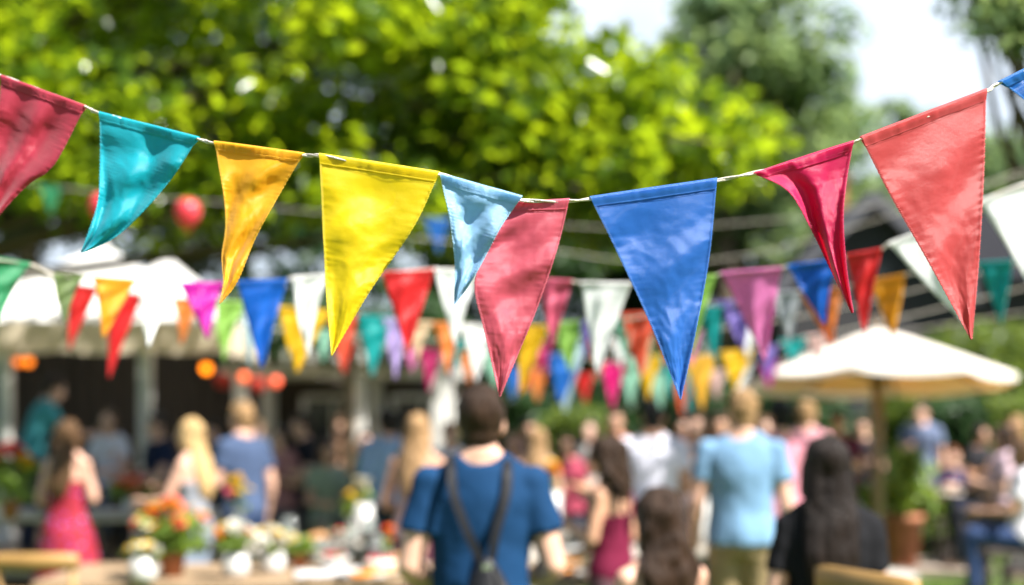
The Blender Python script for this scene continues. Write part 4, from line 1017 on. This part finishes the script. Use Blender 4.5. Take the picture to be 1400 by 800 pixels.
person('man in a light blue shirt behind the blond woman in the middle', 530, 12.2, 556, 25, 'fair', ('short', 'dark'), ('long', (.25, .36, .55)), ('trousers', (.03, .04, .06)), ('down', 'bent'), seed=14)
person('woman with a honey blond ponytail behind the man in blue', 735, 11.3, 582, -5, 'fair', ('long', 'sandy'), ('strap', (.5, .2, .18)), ('trousers', (.2, .2, .25)), ('bent', 'hold'), True, seed=15)
person('curly haired woman in a maroon top looking left', 836, 7.6, 594, 58, 'tan', ('curly', 'brown'), ('tank', (.12, .008, .03)), ('shorts', (.1, .05, .06)), ('hold', 'bent'), True, seed=16, vox=.0095)
person('broad man in a white T-shirt with short black hair', 893, 10.4, 543, -6, 'tan', ('short', 'black'), ('tee', (.62, .62, .72)), ('trousers', (.08, .08, .1)), ('down', 'bent'), seed=17, fat=1.1)
person('woman with light brown hair between the white and light blue T-shirts', 955, 11.5, 560, 160, 'fair', ('bob', 'midbrown'), ('tee', (.55, .4, .38)), ('trousers', (.2, .2, .3)), ('hold', 'hold'), True, seed=18)
person('man with black hair in a dusty pink T-shirt', 1067, 10.2, 541, 14, 'tan', ('short', 'black'), ('tee', (.5, .2, .25)), ('trousers', (.1, .1, .12)), ('down', 'bent'), seed=19)
person('man in a faded pink shirt behind the black haired woman', 1102, 12.6, 545, -30, 'fair', ('short', 'sandy'), ('tee', (.55, .26, .3)), ('trousers', (.1, .1, .12)), ('hold', 'bent'), seed=20)
CR = 'guests in the shade beyond the tables'
person('guest in a black T-shirt in front of the dark pergola', 416, 13.0, 562, 110, 'fair', ('short', 'brown'), ('tee', (.012, .012, .02)), ('trousers', (.1, .1, .12)), ('hold', 'bent'), seed=21, group=CR)
person('guest in a sage green shirt, shorter, right of the one in black', 448, 12.6, 590, 200, 'tan', ('bob', 'brown'), ('tee', (.25, .3, .22)), ('trousers', (.2, .18, .14)), ('table', 'table'), True, 'sit', seed=22, group=CR)
person('guest in a dull rose shirt beside the man in navy', 385, 12.9, 580, 160, 'fair', ('bob', 'dark'), ('tee', (.35, .16, .16)), ('trousers', (.1, .1, .14)), ('hold', 'hold'), True, seed=23, group=CR)
person('guest in a white shirt left of the head of the man in blue', 615, 12.5, 574, 190, 'fair', ('short', 'auburn'), ('tee', (.6, .6, .68)), ('trousers', (.1, .1, .2)), ('hold', 'hold'), seed=24, group=CR)
person('guest in a wine red top left of the curly haired woman', 775, 12.8, 590, 175, 'tan', ('bob', 'brown'), ('tee', (.26, .04, .07)), ('trousers', (.05, .05, .07)), ('hold', 'hold'), True, seed=25, group=CR)
person('guest facing the camera left of the white T-shirt man', 840, 13.2, 556, 185, 'tan', ('short', 'brown'), ('tee', (.3, .12, .1)), ('trousers', (.05, .05, .07)), ('hold', 'hold'), seed=26, group=CR)
person('guest in a plum shirt under the left end of the white parasol', 1146, 14.6, 560, 165, 'fair', ('short', 'dark'), ('tee', (.12, .03, .07)), ('trousers', (.04, .04, .05)), ('hold', 'down'), seed=27, group=CR)
person('distant man in a pale blue shirt before the bushes, right of the parasol pole', 1260, 17.0, 548, 150, 'fair', ('short', 'brown'), ('tee', (.12, .15, .24)), ('trousers', (.05, .06, .09)), ('down', 'hold'), seed=28)  # shirt colour darkened, standing in for shade on him
person('child with red hair in a navy top at the right garden table', 1302, 16.6, 604, 175, 'fair', ('short', 'auburn'), ('tee', (.015, .02, .07)), ('trousers', (.1, .1, .14)), ('table', 'table'), pose='sit', seed=29)
person('guest in a white top seated left of the round garden table', 1245, 16.8, 616, 150, 'fair', ('short', 'brown'), ('tee', (.5, .5, .55)), ('trousers', (.1, .1, .14)), ('table', 'table'), pose='sit', seed=33)
person('brown haired woman in a pale pink top near the right edge', 1374, 12.2, 571, 78, 'fair', ('bob', 'brown'), ('tee', (.55, .4, .46)), ('trousers', (.03, .03, .04)), ('hold', 'table'), True, 'sit', seed=30)
person('woman in a white top and blue jeans cut by the right edge', 1402, 11.0, 590, 68, 'tan', ('long', 'midbrown'), ('tee', (.66, .64, .68)), ('trousers', jean_m), ('table', 'hold'), True, 'sit', seed=31)
person('fair haired guest behind the two women at the right edge', 1392, 14.0, 566, 100, 'fair', ('bob', 'sandy'), ('tee', (.5, .3, .28)), ('trousers', (.2, .2, .2)), ('hold', 'hold'), True, seed=32)

MORE = [('guest in a charcoal T-shirt between the second marquee post and the man in navy', 292, 14.0, 575, 150, 'dark', (.05, .05, .055), 0), ('guest in a brown shirt just left of the timber post', 466, 14.2, 566, 190, 'midbrown', (.16, .09, .05), 0),
        ('guest in a dark green top right of the timber post', 500, 13.6, 585, 170, 'dark', (.02, .06, .04), 1), ('guest in a peach top behind the right shoulder of the man in blue', 703, 13.0, 588, 165, 'auburn', (.55, .3, .2), 1),
        ('guest in a black shirt left of the pale green bush', 722, 14.6, 570, 200, 'black', (.015, .015, .02), 0), ('guest in a white top right of the bush behind the crowd', 808, 14.2, 572, 150, 'brown', (.55, .53, .52), 1),
        ('guest in a rust shirt between the white T-shirt and the light blue one', 932, 13.6, 566, 195, 'black', (.35, .1, .04), 0), ('guest in a dark blue shirt behind the light blue T-shirt', 984, 13.2, 562, 175, 'brown', (.02, .04, .1), 0),
        ('guest in a lilac top left of the black haired man in pink', 1042, 13.4, 566, 200, 'midbrown', (.4, .3, .5), 1), ('guest in a dark shirt just left of the parasol pole', 1178, 15.6, 568, 170, 'brown', (.03, .025, .03), 0),
        ('guest in a black top beside the round garden table', 1338, 14.8, 578, 210, 'dark', (.02, .02, .025), 1), ('guest in a cream shirt far back between the lanterns', 352, 14.4, 572, 180, 'sandy', (.5, .45, .36), 0)]
for i, (lab, px, d, tp, rz, hc_, sc_, fm) in enumerate(MORE):
    person(lab, px, d, tp, rz, ('fair', 'tan', 'light')[i % 3], ('bob' if fm else 'short', hc_), ('tee', sc_), ('trousers', (.05, .05, .07)), (('hold', 'bent'), ('down', 'hold'), ('bent', 'hip'))[i % 3], bool(fm), seed=40 + i, group=CR, vox=.012, floor=.28 if px < 330 else 0)
bake()

# ------------------------------------------------------------------ tables, chairs
def table(label, cx, cyy, w, dp, h=.75, rz=0, m=light_wood, white=False, floor=0.0, group='wooden party tables'):
    t = thing('trestle_table', label, 'table', (cx, cyy, floor), rz, group)
    tp = MB(); n = max(3, int(dp / .15))
    for i in range(n): tp.box((0, -dp / 2 + dp / n * (i + .5), h - .02), (w, dp / n - .006, .04), bev=.005)
    tp.build('tabletop', m, t)
    for sx in (-1, 1):
        for sy in (-1, 1): MB().box((sx * (w / 2 - .14), sy * (dp / 2 - .09), (h - .041) / 2), (.08, .08, h - .042), bev=.006).build('leg', m, t)
        MB().box((sx * (w / 2 - .14), 0, h - .1), (.035, dp - .27, .09), bev=.004).build('apron', m, t)
    MB().box((0, 0, .3), (w - .36, .05, .07), bev=.006).build('stretcher', m, t)
    return t
pale_table = mat('whitewashed_wood', (.38, .34, .29), .6, .12, 3, .3, 22, stretch=(.25, 2, 2))
table('pale wooden table on the left where the first guests stand', X(90, 12.2), 12.1, 2.9, .95, .8, m=pale_table)
table('wooden table with the flower bouquets, left front', X(290, 8.15), 8.15, 1.75, .95, m=light_wood)
table('wooden table laid with food, right behind the man in blue', X(690, 8.25), 8.2, 1.9, .95, m=light_wood)
table('farther table with plates between the crowd', X(470, 10.0), 9.95, 1.5, .8, m=pale_table)
table('farther table right of the man in blue', X(800, 9.3), 9.3, 1.0, .8, m=pale_table)
bn = thing('bench', 'low wooden bench in front of the pale left table', 'bench', (X(165, 11.0), 11.0, 0))
MB().box((0, 0, .45), (.9, .3, .045), bev=.008).build('seat', wood, bn)
for s in (-1, 1): MB().box((s * .36, 0, .213), (.06, .24, .426), bev=.006).build('leg', wood, bn)
def chair(label, x, y, rz, m, seat_h=.46, back_h=.95, legs='wood', group=None, name='chair'):
    t = thing(name, label, 'chair', (x, y, 0), rz, group)
    w = .42
    MB().box((0, 0, seat_h), (w, .42, .035), bev=.012).build('seat', m, t)
    for sx in (-1, 1):
        MB().tube([(sx * (w / 2 - .03), .19, 0), (sx * (w / 2 - .04), .17, seat_h - .02)], .018, 8).build('leg', m, t, True)
        MB().tube([(sx * (w / 2 - .02), -.23, 0), (sx * (w / 2 - .03), -.19, seat_h), (sx * (w / 2 - .02), -.24, back_h - .04)], .018, 8).build('leg', m, t, True)
    # curved top rail and two slats
    def rail(z, hh, dy):
        mb = MB(); vs = []; n = 14
        for i in range(n + 1):
            u = i / n; x_ = (u - .5) * (w + .02); y_ = -.24 + dy - .035 * math.sin(u * PI)
            k = hh / 2 * (1 - .25 * abs(2 * u - 1) ** 4)
            for (oy, oz) in ((-.011, -k), (.011, -k), (.011, k), (-.011, k)): vs.append((x_, y_ + oy, z + oz))
        fs = [(i * 4 + k, i * 4 + 4 + k, i * 4 + 4 + (k + 1) % 4, i * 4 + (k + 1) % 4) for i in range(n) for k in range(4)] + [(0, 1, 2, 3), (n * 4 + 3, n * 4 + 2, n * 4 + 1, n * 4)]
        return mb.add(vs, fs)
    rail(back_h - .04, .09, 0).build('top_rail', m, t, True)
    rail(back_h - .2, .04, .012).build('back_slat', m, t); rail(back_h - .32, .04, .024).build('back_slat', m, t)
    MB().tube([(-w / 2 + .04, .18, seat_h * .45), (w / 2 - .04, .18, seat_h * .45)], .011, 6).build('stretcher', m, t)
    return t
oak = mat('oak_chair', (.3, .17, .05), .5, .2, 3, .2, 22, stretch=(2, 2, .3))
chair('honey coloured wooden chair back at the bottom left corner', X(52, 7.3), 7.5, 0, oak, .46, .95)
tall = chair('tall pale wooden bar chair at the bottom edge below the black haired woman', X(1184, 4.3) + .21, 4.41, R(-62), oak, .74, Z(781, 4.3), name='bar_chair')
dkm = mat('dark_chair', (.05, .035, .03), .5, .2, 5)
for i, (px, d, rz, lab) in enumerate(((1330, 15.2, 8, 'dark cafe chair on the lawn in front of the round garden table'), (1262, 15.6, -30, 'dark cafe chair half behind the terracotta planter'), (1378, 12.2, 78, 'dark chair under the woman in pale pink'), (1408, 11.0, 68, 'dark chair under the woman in blue jeans'), (1302, 16.7, 175, 'dark chair under the red haired child'), (1245, 16.9, 150, 'dark chair under the guest in white at the round table'))):
    chair(lab, X(px, d), d, R(rz), dkm, .45, .86, group='dark garden chairs')
def stool(label, x, y, h):
    t = thing('stool', label, 'stool', (x, y, 0)); MB().lathe([(.001, h - .04), (.15, h - .04), (.165, h - .02), (.16, h), (.001, h)], (0, 0, 0), 20).build('seat', wood, t, True)
    for k in range(4):
        a = PI / 4 + k * PI / 2; MB().tube([(.1 * math.cos(a), .1 * math.sin(a), h - .03), (.18 * math.cos(a), .18 * math.sin(a), 0)], .016, 8).build('leg', wood, t)
    MB().lathe([(.148, .2), (.156, .2), (.156, .22), (.148, .22), (.148, .2)], (0, 0, 0), 20).build('ring', wood, t)
stool('wooden stool under the wavy haired woman', X(905, 4.95), 4.95, .5)
for i, (px, d, fl) in enumerate(((150, 13.3, .28), (218, 13.4, .28))):
    t = thing('stool', ('wooden stool on the deck under the fair haired woman in white', 'wooden stool on the deck under the man in the navy shirt')[i], 'stool', (X(px, d), d, fl), 0, 'stools on the deck')
    h = .5; MB().lathe([(.001, h - .04), (.16, h - .04), (.16, h), (.001, h)], (0, 0, 0), 18).build('seat', wood, t, True)
    for k in range(4):
        a = PI / 4 + k * PI / 2; MB().tube([(.1 * math.cos(a), .1 * math.sin(a), h - .03), (.17 * math.cos(a), .17 * math.sin(a), 0)], .016, 8).build('leg', wood, t)
chair('dark chair under the guest in sage green', X(448, 12.6), 12.65, R(200), dkm, .45, .86, group='dark garden chairs')
# round garden table at the right
rt = thing('round_table', 'pale round garden table on one leg at the right', 'table', (X(1300, 15.9), 15.9, 0))
MB().lathe([(.001, .72), (.4, .72), (.42, .735), (.42, .75), (.41, .76), (.001, .76)], (0, 0, 0), 36).build('tabletop', pale_table, rt, True)
MB().lathe([(.05, .72), (.04, .6), (.045, .3), (.07, .1), (.24, .04), (.26, 0)], (0, 0, 0), 20).build('pedestal', dkm, rt, True)

# ------------------------------------------------------------------ flowers and things on the tables
stem_m = mat('stem_green', (.09, .17, .03), .6, .25, 8, transl=.2)
lm_plant = leaf_mat('leaf_plant', (.1, .19, .03), (.26, .38, .05), (.6, .72, .08), .45, .4)
terracotta = mat('terracotta', (.36, .14, .07), .8, .2, 6, .4, 30); china = mat('white_china', (.55, .54, .52), .25, .04)
BL = {}
def blossom_mesh(c, r, kind):
    k = (c, r, kind)
    if k in BL: return BL[k]
    mb = MB(); rr = random.Random(hash((r, kind)) % 1000)
    layers = {'daisy': [(12, .15, 1.0)], 'rose': [(6, .9, .55), (7, .5, .8), (8, .15, 1.0)], 'pom': [(8, 1.2, .6), (10, .8, .85), (12, .35, 1.0), (12, -.1, .95)]}[kind]
    for n, tilt, k2 in layers:
        for i in range(n):
            a = 2 * PI * i / n + rr.uniform(-.15, .15) + tilt; ln = r * k2; wd = ln * (.62 if kind != 'daisy' else .34)
            ca, sa = math.cos(a), math.sin(a); e = math.cos(tilt); f_ = math.sin(tilt)
            def q(u, v, b=0): # along petal, across
                x, z = u * ln * e - b * f_, u * ln * f_ + b * e
                return (x * ca - v * wd * sa, x * sa + v * wd * ca, z)
            vs = [q(.08, -.15), q(.08, .15), q(.55, .5, .05 * ln), q(1.0, .22, -.06 * ln), q(1.0, -.22, -.06 * ln), q(.55, -.5, .05 * ln), q(.55, 0, -.04 * ln)]
            mb.add(vs, [(0, 1, 6), (1, 2, 6), (2, 3, 6), (3, 4, 6), (4, 5, 6), (5, 0, 6)])
    me = mb.mesh('blossom'); me.materials.append(mat('petal_' + c, PET[c], .6, .12, 30, transl=.35)); BL[k] = me
    if kind == 'daisy':
        cb = MB().ell((0, 0, .004), (r * .26, r * .26, r * .16), None, 10, 6); n0 = len(me.vertices); 
    return me
PET = dict(red=(.72, .03, .02), coral=(.8, .14, .1), orange=(.85, .25, .01), yellow=(.85, .6, .02), white=(.78, .76, .68), pink=(.75, .1, .25), hot=(.75, .01, .12), cream=(.75, .66, .42), lime=(.45, .6, .05))
eye_y = mat('flower_eye', (.5, .3, .02), .8, .3, 40)
def bouquet(label, x, y, z, r, h, cols, nb, pot='clay', seed=1, br=.035, kinds=('rose', 'pom', 'daisy'), leafy=24, name='potted_flowers', cat='flowers', ph=.14, pr=.075, group=None):
    t = thing(name, label, cat, (x, y, z), 0, group); rr = random.Random(seed)
    if pot == 'clay': MB().lathe([(.001, 0), (pr * .72, 0), (pr * .95, ph * .8), (pr * 1.1, ph * .8), (pr * 1.12, ph), (pr * .98, ph), (pr * .93, ph * .85), (.001, ph * .84)], (0, 0, 0), 22).build('pot', terracotta, t, True)
    elif pot == 'white': MB().lathe([(.001, 0), (pr * .8, 0), (pr, ph * .3), (pr * .95, ph), (pr * .87, ph), (pr * .85, ph * .82), (.001, ph * .8)], (0, 0, 0), 22).build('pot', china, t, True)
    elif pot == 'glass': MB().lathe([(.001, 0), (pr * .6, 0), (pr * .65, ph * .6), (pr * .5, ph * .85), (pr * .55, ph), (pr * .48, ph), (pr * .44, ph * .85), (pr * .58, ph * .6), (.001, .01)], (0, 0, 0), 20).build('vase', glass_m, t, True)
    st = MB(); tips = []
    for i in range(nb):
        a = rr.uniform(0, 2 * PI); k = math.sqrt(rr.random()); hh = ph + (h - ph) * (.55 + .45 * (1 - k * k) + rr.uniform(-.08, .05))
        p = Vector((math.cos(a) * r * k, math.sin(a) * r * k, hh)); tips.append(p)
        st.tube(smooth_path([(p.x * .15, p.y * .15, ph * .7), (p.x * .55, p.y * .55, (ph + hh) * .55), p], .05), .0035, 5)
    st.build('stems', stem_m, t)
    cs = [(rr.uniform(-1, 1) * r * .75, rr.uniform(-1, 1) * r * .75, ph + (h - ph) * rr.uniform(.05, .7)) for _ in range(leafy)]
    if leafy: leaf_cloud('leaves', cs, 16, r * .3, .05, seed, lm_plant, t, up=.2, aspect=.5)
    for i, p in enumerate(tips):
        c = cols[i % len(cols)]; kd = kinds[i % len(kinds)]
        o = link('blossom', blossom_mesh(c, br, kd), None, t, p, True, (rr.uniform(-.7, .7), rr.uniform(-.7, .7), rr.uniform(0, 6)))
        o.scale = (1,) * 3
        if kd == 'daisy': MB().ell((0, 0, .005), (br * .27, br * .27, br * .16), None, 10, 6).build('flower_eye', eye_y, o, True)
    return t
glass_m = bpy.data.materials.new('clear_glass'); glass_m.use_nodes = True
_b = glass_m.node_tree.nodes['Principled BSDF']; _b.inputs['Transmission Weight'].default_value = .9; _b.inputs['Roughness'].default_value = .05; _b.inputs['Base Color'].default_value = (.85, .92, .9, 1)
TZ = .75
def at_t(px, d): return X(px, d), d
x, y = at_t(236, 7.95); bouquet('big mixed bouquet of coral, red, yellow and orange flowers, bottom left', x, y, TZ, .2, .42, ['coral', 'coral', 'cream', 'red', 'yellow', 'orange', 'yellow', 'coral', 'white', 'orange'], 40, 'clay', 1, .042, leafy=46)
x, y = at_t(322, 7.9); bouquet('white hydrangea like flowers in a white pot right of the big bouquet', x, y, TZ, .11, .3, ['white', 'white', 'white', 'orange', 'yellow'], 26, 'white', 2, .04, ('pom', 'pom', 'rose'), 16)
x, y = at_t(372, 8.1); bouquet('cream and white flower mound left of the small terracotta pot', x, y, TZ, .12, .25, ['white', 'cream', 'white', 'cream', 'yellow'], 26, 'white', 3, .04, ('pom', 'rose'), 14)
x, y = at_t(196, 7.7); bouquet('low white and yellow flowers at the bottom edge left of the big bouquet', x, y, TZ, .1, .2, ['white', 'yellow', 'white'], 16, 'white', 4, .035, ('daisy', 'pom'), 12)
x, y = at_t(410, 8.35); bouquet('small terracotta pot of bright green herbs', x, y, TZ, .07, .21, ['lime'], 5, 'clay', 5, .014, ('daisy',), 30, 'potted_herb', 'plant', .09, .05)
x, y = at_t(325, 9.9); bouquet('tall yellow and pink flowers beside the man in navy', x, y, .8, .09, .4, ['yellow', 'yellow', 'pink', 'yellow', 'lime'], 12, 'glass', 6, .045, ('rose', 'pom'), 10, ph=.18)
x, y = at_t(480, 9.8); bouquet('two tall yellow flowers in a slim glass vase', x, y, TZ, .045, .36, ['yellow', 'lime', 'yellow'], 5, 'glass', 7, .038, ('pom', 'rose'), 6, ph=.18, pr=.06)
x, y = at_t(497, 10.1); bouquet('cream rose in a pale jug', x, y, TZ, .05, .44, ['cream', 'cream', 'white'], 6, 'white', 17, .05, ('rose',), 5, ph=.26, pr=.07)
x, y = at_t(530, 8.4); bouquet('single orange red flower in a small green glass', x, y, TZ, .025, .24, ['orange', 'red', 'orange'], 3, 'glass', 8, .035, ('pom', 'rose'), 6, ph=.1, pr=.06)
x, y = at_t(826, 7.85); bouquet('hot pink flowers in a glass right of the man in blue', x, y, TZ, .075, .19, ['hot', 'hot', 'pink'], 16, 'glass', 9, .038, ('pom', 'rose'), 4, ph=.11, pr=.08)
x, y = at_t(181, 11.9); bouquet('wide low arrangement of orange, red and cream flowers on the left table', x, y, .8, .2, .3, ['orange', 'coral', 'white', 'orange', 'hot', 'cream'], 30, 'white', 10, .05, ('pom', 'rose'), 24)
x, y = at_t(14, 11.4); bouquet('tall red and yellow green flowers at the left edge', x, y, .8, .17, .6, ['red', 'red', 'lime', 'red', 'yellow', 'coral'], 24, 'clay', 12, .06, ('pom', 'rose'), 40)
x, y = at_t(755, 10.9); bouquet('orange flower hanging over the right shoulder of the man in blue', x, y, TZ, .05, .52, ['orange', 'orange', 'yellow'], 6, 'white', 13, .045, ('pom',), 6, ph=.3, pr=.07)
x, y = at_t(957, 9.7); bouquet('yellow flowers left of the light blue T-shirt', x, y, TZ, .05, .62, ['yellow', 'yellow', 'orange'], 6, 'white', 14, .045, ('pom',), 6, ph=.34, pr=.07)
table('narrow tall backed side table behind the light blue T-shirt', X(940, 9.7), 9.7, .7, .6, m=pale_table)
table('small table behind the man in blue', X(748, 10.9), 10.9, .6, .6, m=pale_table)
# terracotta planter with a lush plant
def planter():
    d = 14.9; t = thing('planter', 'large terracotta planter with a lush yellow green shrub', 'plant', (X(1233, d), d, 0))
    MB().lathe([(.001, 0), (.15, 0), (.2, .5), (.225, .5), (.23, .58), (.2, .58), (.185, .5), (.001, .49)], (0, 0, 0), 28).build('pot', terracotta, t, True)
    rr = random.Random(9); cs = []
    for _ in range(60):
        a = rr.uniform(0, 6.28); k = math.sqrt(rr.random()); cs.append((math.cos(a) * .38 * k, math.sin(a) * .38 * k, .62 + (.42 * (1 - .5 * k)) * rr.random() ** .6))
    cs += [(.12 + rr.gauss(0, .07), rr.gauss(0, .07), 1.12 + rr.gauss(0, .05)) for _ in range(10)] + [(.33 + rr.gauss(0, .07), rr.gauss(0, .08), .58 + rr.gauss(0, .07)) for _ in range(10)]
    st = MB()
    for c in cs[::4]: st.tube([(c[0] * .1, c[1] * .1, .45), (c[0] * .5, c[1] * .5, c[2] * .75), c], .007, 5)
    st.build('stems', stem_m, t); leaf_cloud('foliage', cs, 36, .11, .075, 71, lm_plant, t, up=.3)
planter()
# tableware and food
cake_m = mat('sponge', (.55, .34, .14), .8, .2, 20, .5, 60); cream_m = mat('icing', (.78, .72, .64), .5, .06, 10, .2, 40); bread_m = mat('crust', (.45, .22, .08), .7, .3, 14, .4, 50); fruit_m = mat('orange_fruit', (.82, .3, .02), .5, .12, 12, .3, 120); berry_m = mat('berries', (.55, .02, .04), .35, .2); salad_m = mat('salad', (.14, .26, .05), .6, .4, 20, .5, 40)
napkin = mat('napkin', (.52, .51, .51), .85, .05)
def plate(label, x, y, z, r=.13):
    t = thing('plate', label, 'plate', (x, y, z), 0, 'white plates on the party tables')
    MB().lathe([(.001, .0), (r * .55, 0), (r * .6, .006), (r, .02), (r, .024), (r * .62, .011), (.001, .008)], (0, 0, 0), 26).build('dish', china, t, True)
def food(kind, label, x, y, z, seed):
    rr = random.Random(seed)
    if kind == 'cake':
        t = thing('cake', label, 'cake', (x, y, z)); MB().lathe([(.001, 0), (.085, 0), (.088, .05), (.001, .05)], (0, 0, 0), 24).build('sponge', cake_m, t, True)
        MB().lathe([(.001, .052), (.089, .0505), (.091, .06), (.08, .068), (.001, .07)], (0, 0, 0), 24).build('icing', cream_m, t, True)
        for k in range(7): MB().ell((.06 * math.cos(k * .9), .06 * math.sin(k * .9), .078), (.012, .012, .012), None, 10, 8).build('berry', berry_m, t, True)
    elif kind == 'bread':
        t = thing('bread', label, 'bread', (x, y, z), rr.uniform(0, 3)); MB().loft([(Vector((-.12, 0, .03)), .001, .001, Matrix.Rotation(PI / 2, 3, 'Y'))] + [(Vector((-.11 + .022 * k, 0, .034)), .034 * math.sin(.3 + k * .25), .045 * math.sin(.3 + k * .25), Matrix.Rotation(PI / 2, 3, 'Y')) for k in range(11)], 16).build('loaf', bread_m, t, True)
        for k in range(4): MB().tube([(-.06 + k * .04, -.028, .058), (-.045 + k * .04, .028, .058)], .005, 5).build('score_mark', cake_m, t)
    elif kind == 'fruit':
        t = thing('orange_slices', label, 'fruit', (x, y, z))
        for k in range(9):
            a = k * .7; mb = MB().lathe([(.001, 0), (.028, 0), (.03, .004), (.028, .009), (.001, .009)], (.055 * math.cos(a) * (k > 0), .055 * math.sin(a) * (k > 0), .002 + .006 * (k % 3)), 16); mb.build('slice', fruit_m, t, True)
    elif kind == 'salad':
        t = thing('salad_bowl', label, 'bowl', (x, y, z)); MB().lathe([(.001, 0), (.05, 0), (.1, .06), (.105, .075), (.098, .075), (.09, .06), (.04, .012), (.001, .012)], (0, 0, 0), 24).build('bowl', china, t, True)
        leaf_cloud('salad_leaves', [(rr.uniform(-.05, .05), rr.uniform(-.05, .05), .065) for _ in range(12)], 14, .03, .035, seed, lm_plant, t)
        for k in range(6): MB().ell((rr.uniform(-.05, .05), rr.uniform(-.05, .05), .085), (.014,) * 3, None, 10, 8).build('tomato', berry_m, t, True)
def jar(label, x, y, z, h=.16, r=.045, fill=None):
    t = thing('glass_jar', label, 'jar', (x, y, z), 0, 'glass jars on the tables')
    MB().lathe([(.001, 0), (r, 0), (r, h * .8), (r * .8, h * .88), (r * .82, h), (r * .76, h), (r * .74, h * .88), (r * .94, h * .78), (r * .94, .008), (.001, .008)], (0, 0, 0), 20).build('glass', glass_m, t, True)
    if fill: MB().lathe([(.001, .01), (r * .9, .01), (r * .9, h * .6), (.001, h * .6)], (0, 0, 0), 18).build('drink', fill, t, True)
pinkade = mat('pink_drink', (.7, .25, .35), .15, .05); lemonade = mat('lemonade', (.75, .6, .25), .15, .05)
def put(px, d): return X(px, d), d
items = [('plate', 'white plate with a berry cake left of the man in blue', 520, 8.05, 'cake'), ('plate', 'white plate of orange slices at the table edge', 497, 7.85, 'fruit'), ('plate', 'white plate with a loaf of bread behind the orange slices', 553, 8.45, 'bread'),
         ('plate', 'white plate with a loaf of bread right of the man in blue', 785, 8.4, 'bread'), ('plate', 'white plate of orange slices right of the man in blue', 772, 7.95, 'fruit'), ('plate', 'white plate with a cake behind the hot pink flowers', 815, 8.5, 'cake'),
         ('plate', 'empty white plate on the farther right table', 790, 9.3, None), ('plate', 'white plate with a cake on the farther right table', 830, 9.5, 'cake'), ('plate', 'white plate with bread on the farther middle table', 440, 9.9, 'bread'),
         ('plate', 'empty white plate next to the yellow flowers in glass', 520, 10.0, None), ('plate', 'empty white plate at the right end of the left table', 150, 11.85, None), ('plate', 'white plate of orange slices on the left table', 192, 11.8, 'fruit'), ('plate', 'empty white plate at the left end of the left table', 50, 12.2, None),
         ('plate', 'white plate with a cake on the round garden table', 1300, 15.85, 'cake')]
for i, (k, lab, px, d, fd) in enumerate(items):
    x, y = put(px, d); z = .8 if d > 11.5 and d < 13 else (.76 if d > 15 else TZ)
    plate(lab, x, y, z + .001)
    if fd: food(fd, {'cake': 'iced sponge cake with berries ', 'fruit': 'pile of orange slices ', 'bread': 'small crusty loaf '}[fd] + 'on the ' + lab.replace('white plate ', 'plate ').replace('with a berry cake ', '').replace('with a cake ', '').replace('of orange slices ', '').replace('with a loaf of bread ', '').replace('with bread ', ''), x, y, z + .013, i)
x, y = put(455, 8.3); food('salad', 'bowl of salad with tomatoes right of the green herbs', x, y, TZ, 5)
x, y = put(470, 10.0); food('salad', 'bowl of salad on the farther middle table', x, y, TZ, 6)
for px, d, lab, fl in ((505, 9.6, 'glass jar of pink drink beside the yellow flowers', pinkade), (515, 8.6, 'glass jar of pink drink behind the berry cake', pinkade), (440, 8.6, 'glass jar of lemonade behind the herb pot', lemonade), (60, 11.9, 'glass jar of lemonade on the left table', lemonade), (806, 8.1, 'glass jar of lemonade beside the hot pink flowers', lemonade), (395, 9.8, 'empty glass jar at the left end of the farther middle table', None), (1275, 15.8, 'empty glass jar on the round garden table', None)):
    x, y = put(px, d); jar(lab, x, y, (.8 if 11.5 < d < 13 else (.76 if d > 15 else TZ)) + .001, .19 if d > 9 else .15, .05, fl)
def napkins(label, x, y, z, rz):
    mb = MB(); vs = []; n = 14
    for j in range(n + 1):
        for i in range(n + 1): vs.append(((i / n - .5) * .3, (j / n - .5) * .22, .012 + .009 * noise.noise(Vector((i * .4, j * .4, x)))))
    fs = [(j * (n + 1) + i, j * (n + 1) + i + 1, (j + 1) * (n + 1) + i + 1, (j + 1) * (n + 1) + i) for j in range(n) for i in range(n)]
    o = mb.add(vs, fs).build('napkin', napkin, None, True, (x, y, z), (0, 0, rz)); q = o.modifiers.new('t', 'SOLIDIFY'); q.thickness = .004
    tag(o, label, 'napkin', 'crumpled white napkins')
for px, d, lab in ((430, 8.0, 'crumpled white napkin right of the cream flowers'), (470, 8.15, 'crumpled white napkin left of the orange slices'), (843, 8.2, 'crumpled white napkin right of the hot pink flowers'), (115, 11.9, 'crumpled white napkin on the left table')):
    x, y = put(px, d); napkins(lab, x, y, (.8 if d > 11 else TZ) + .003, d)
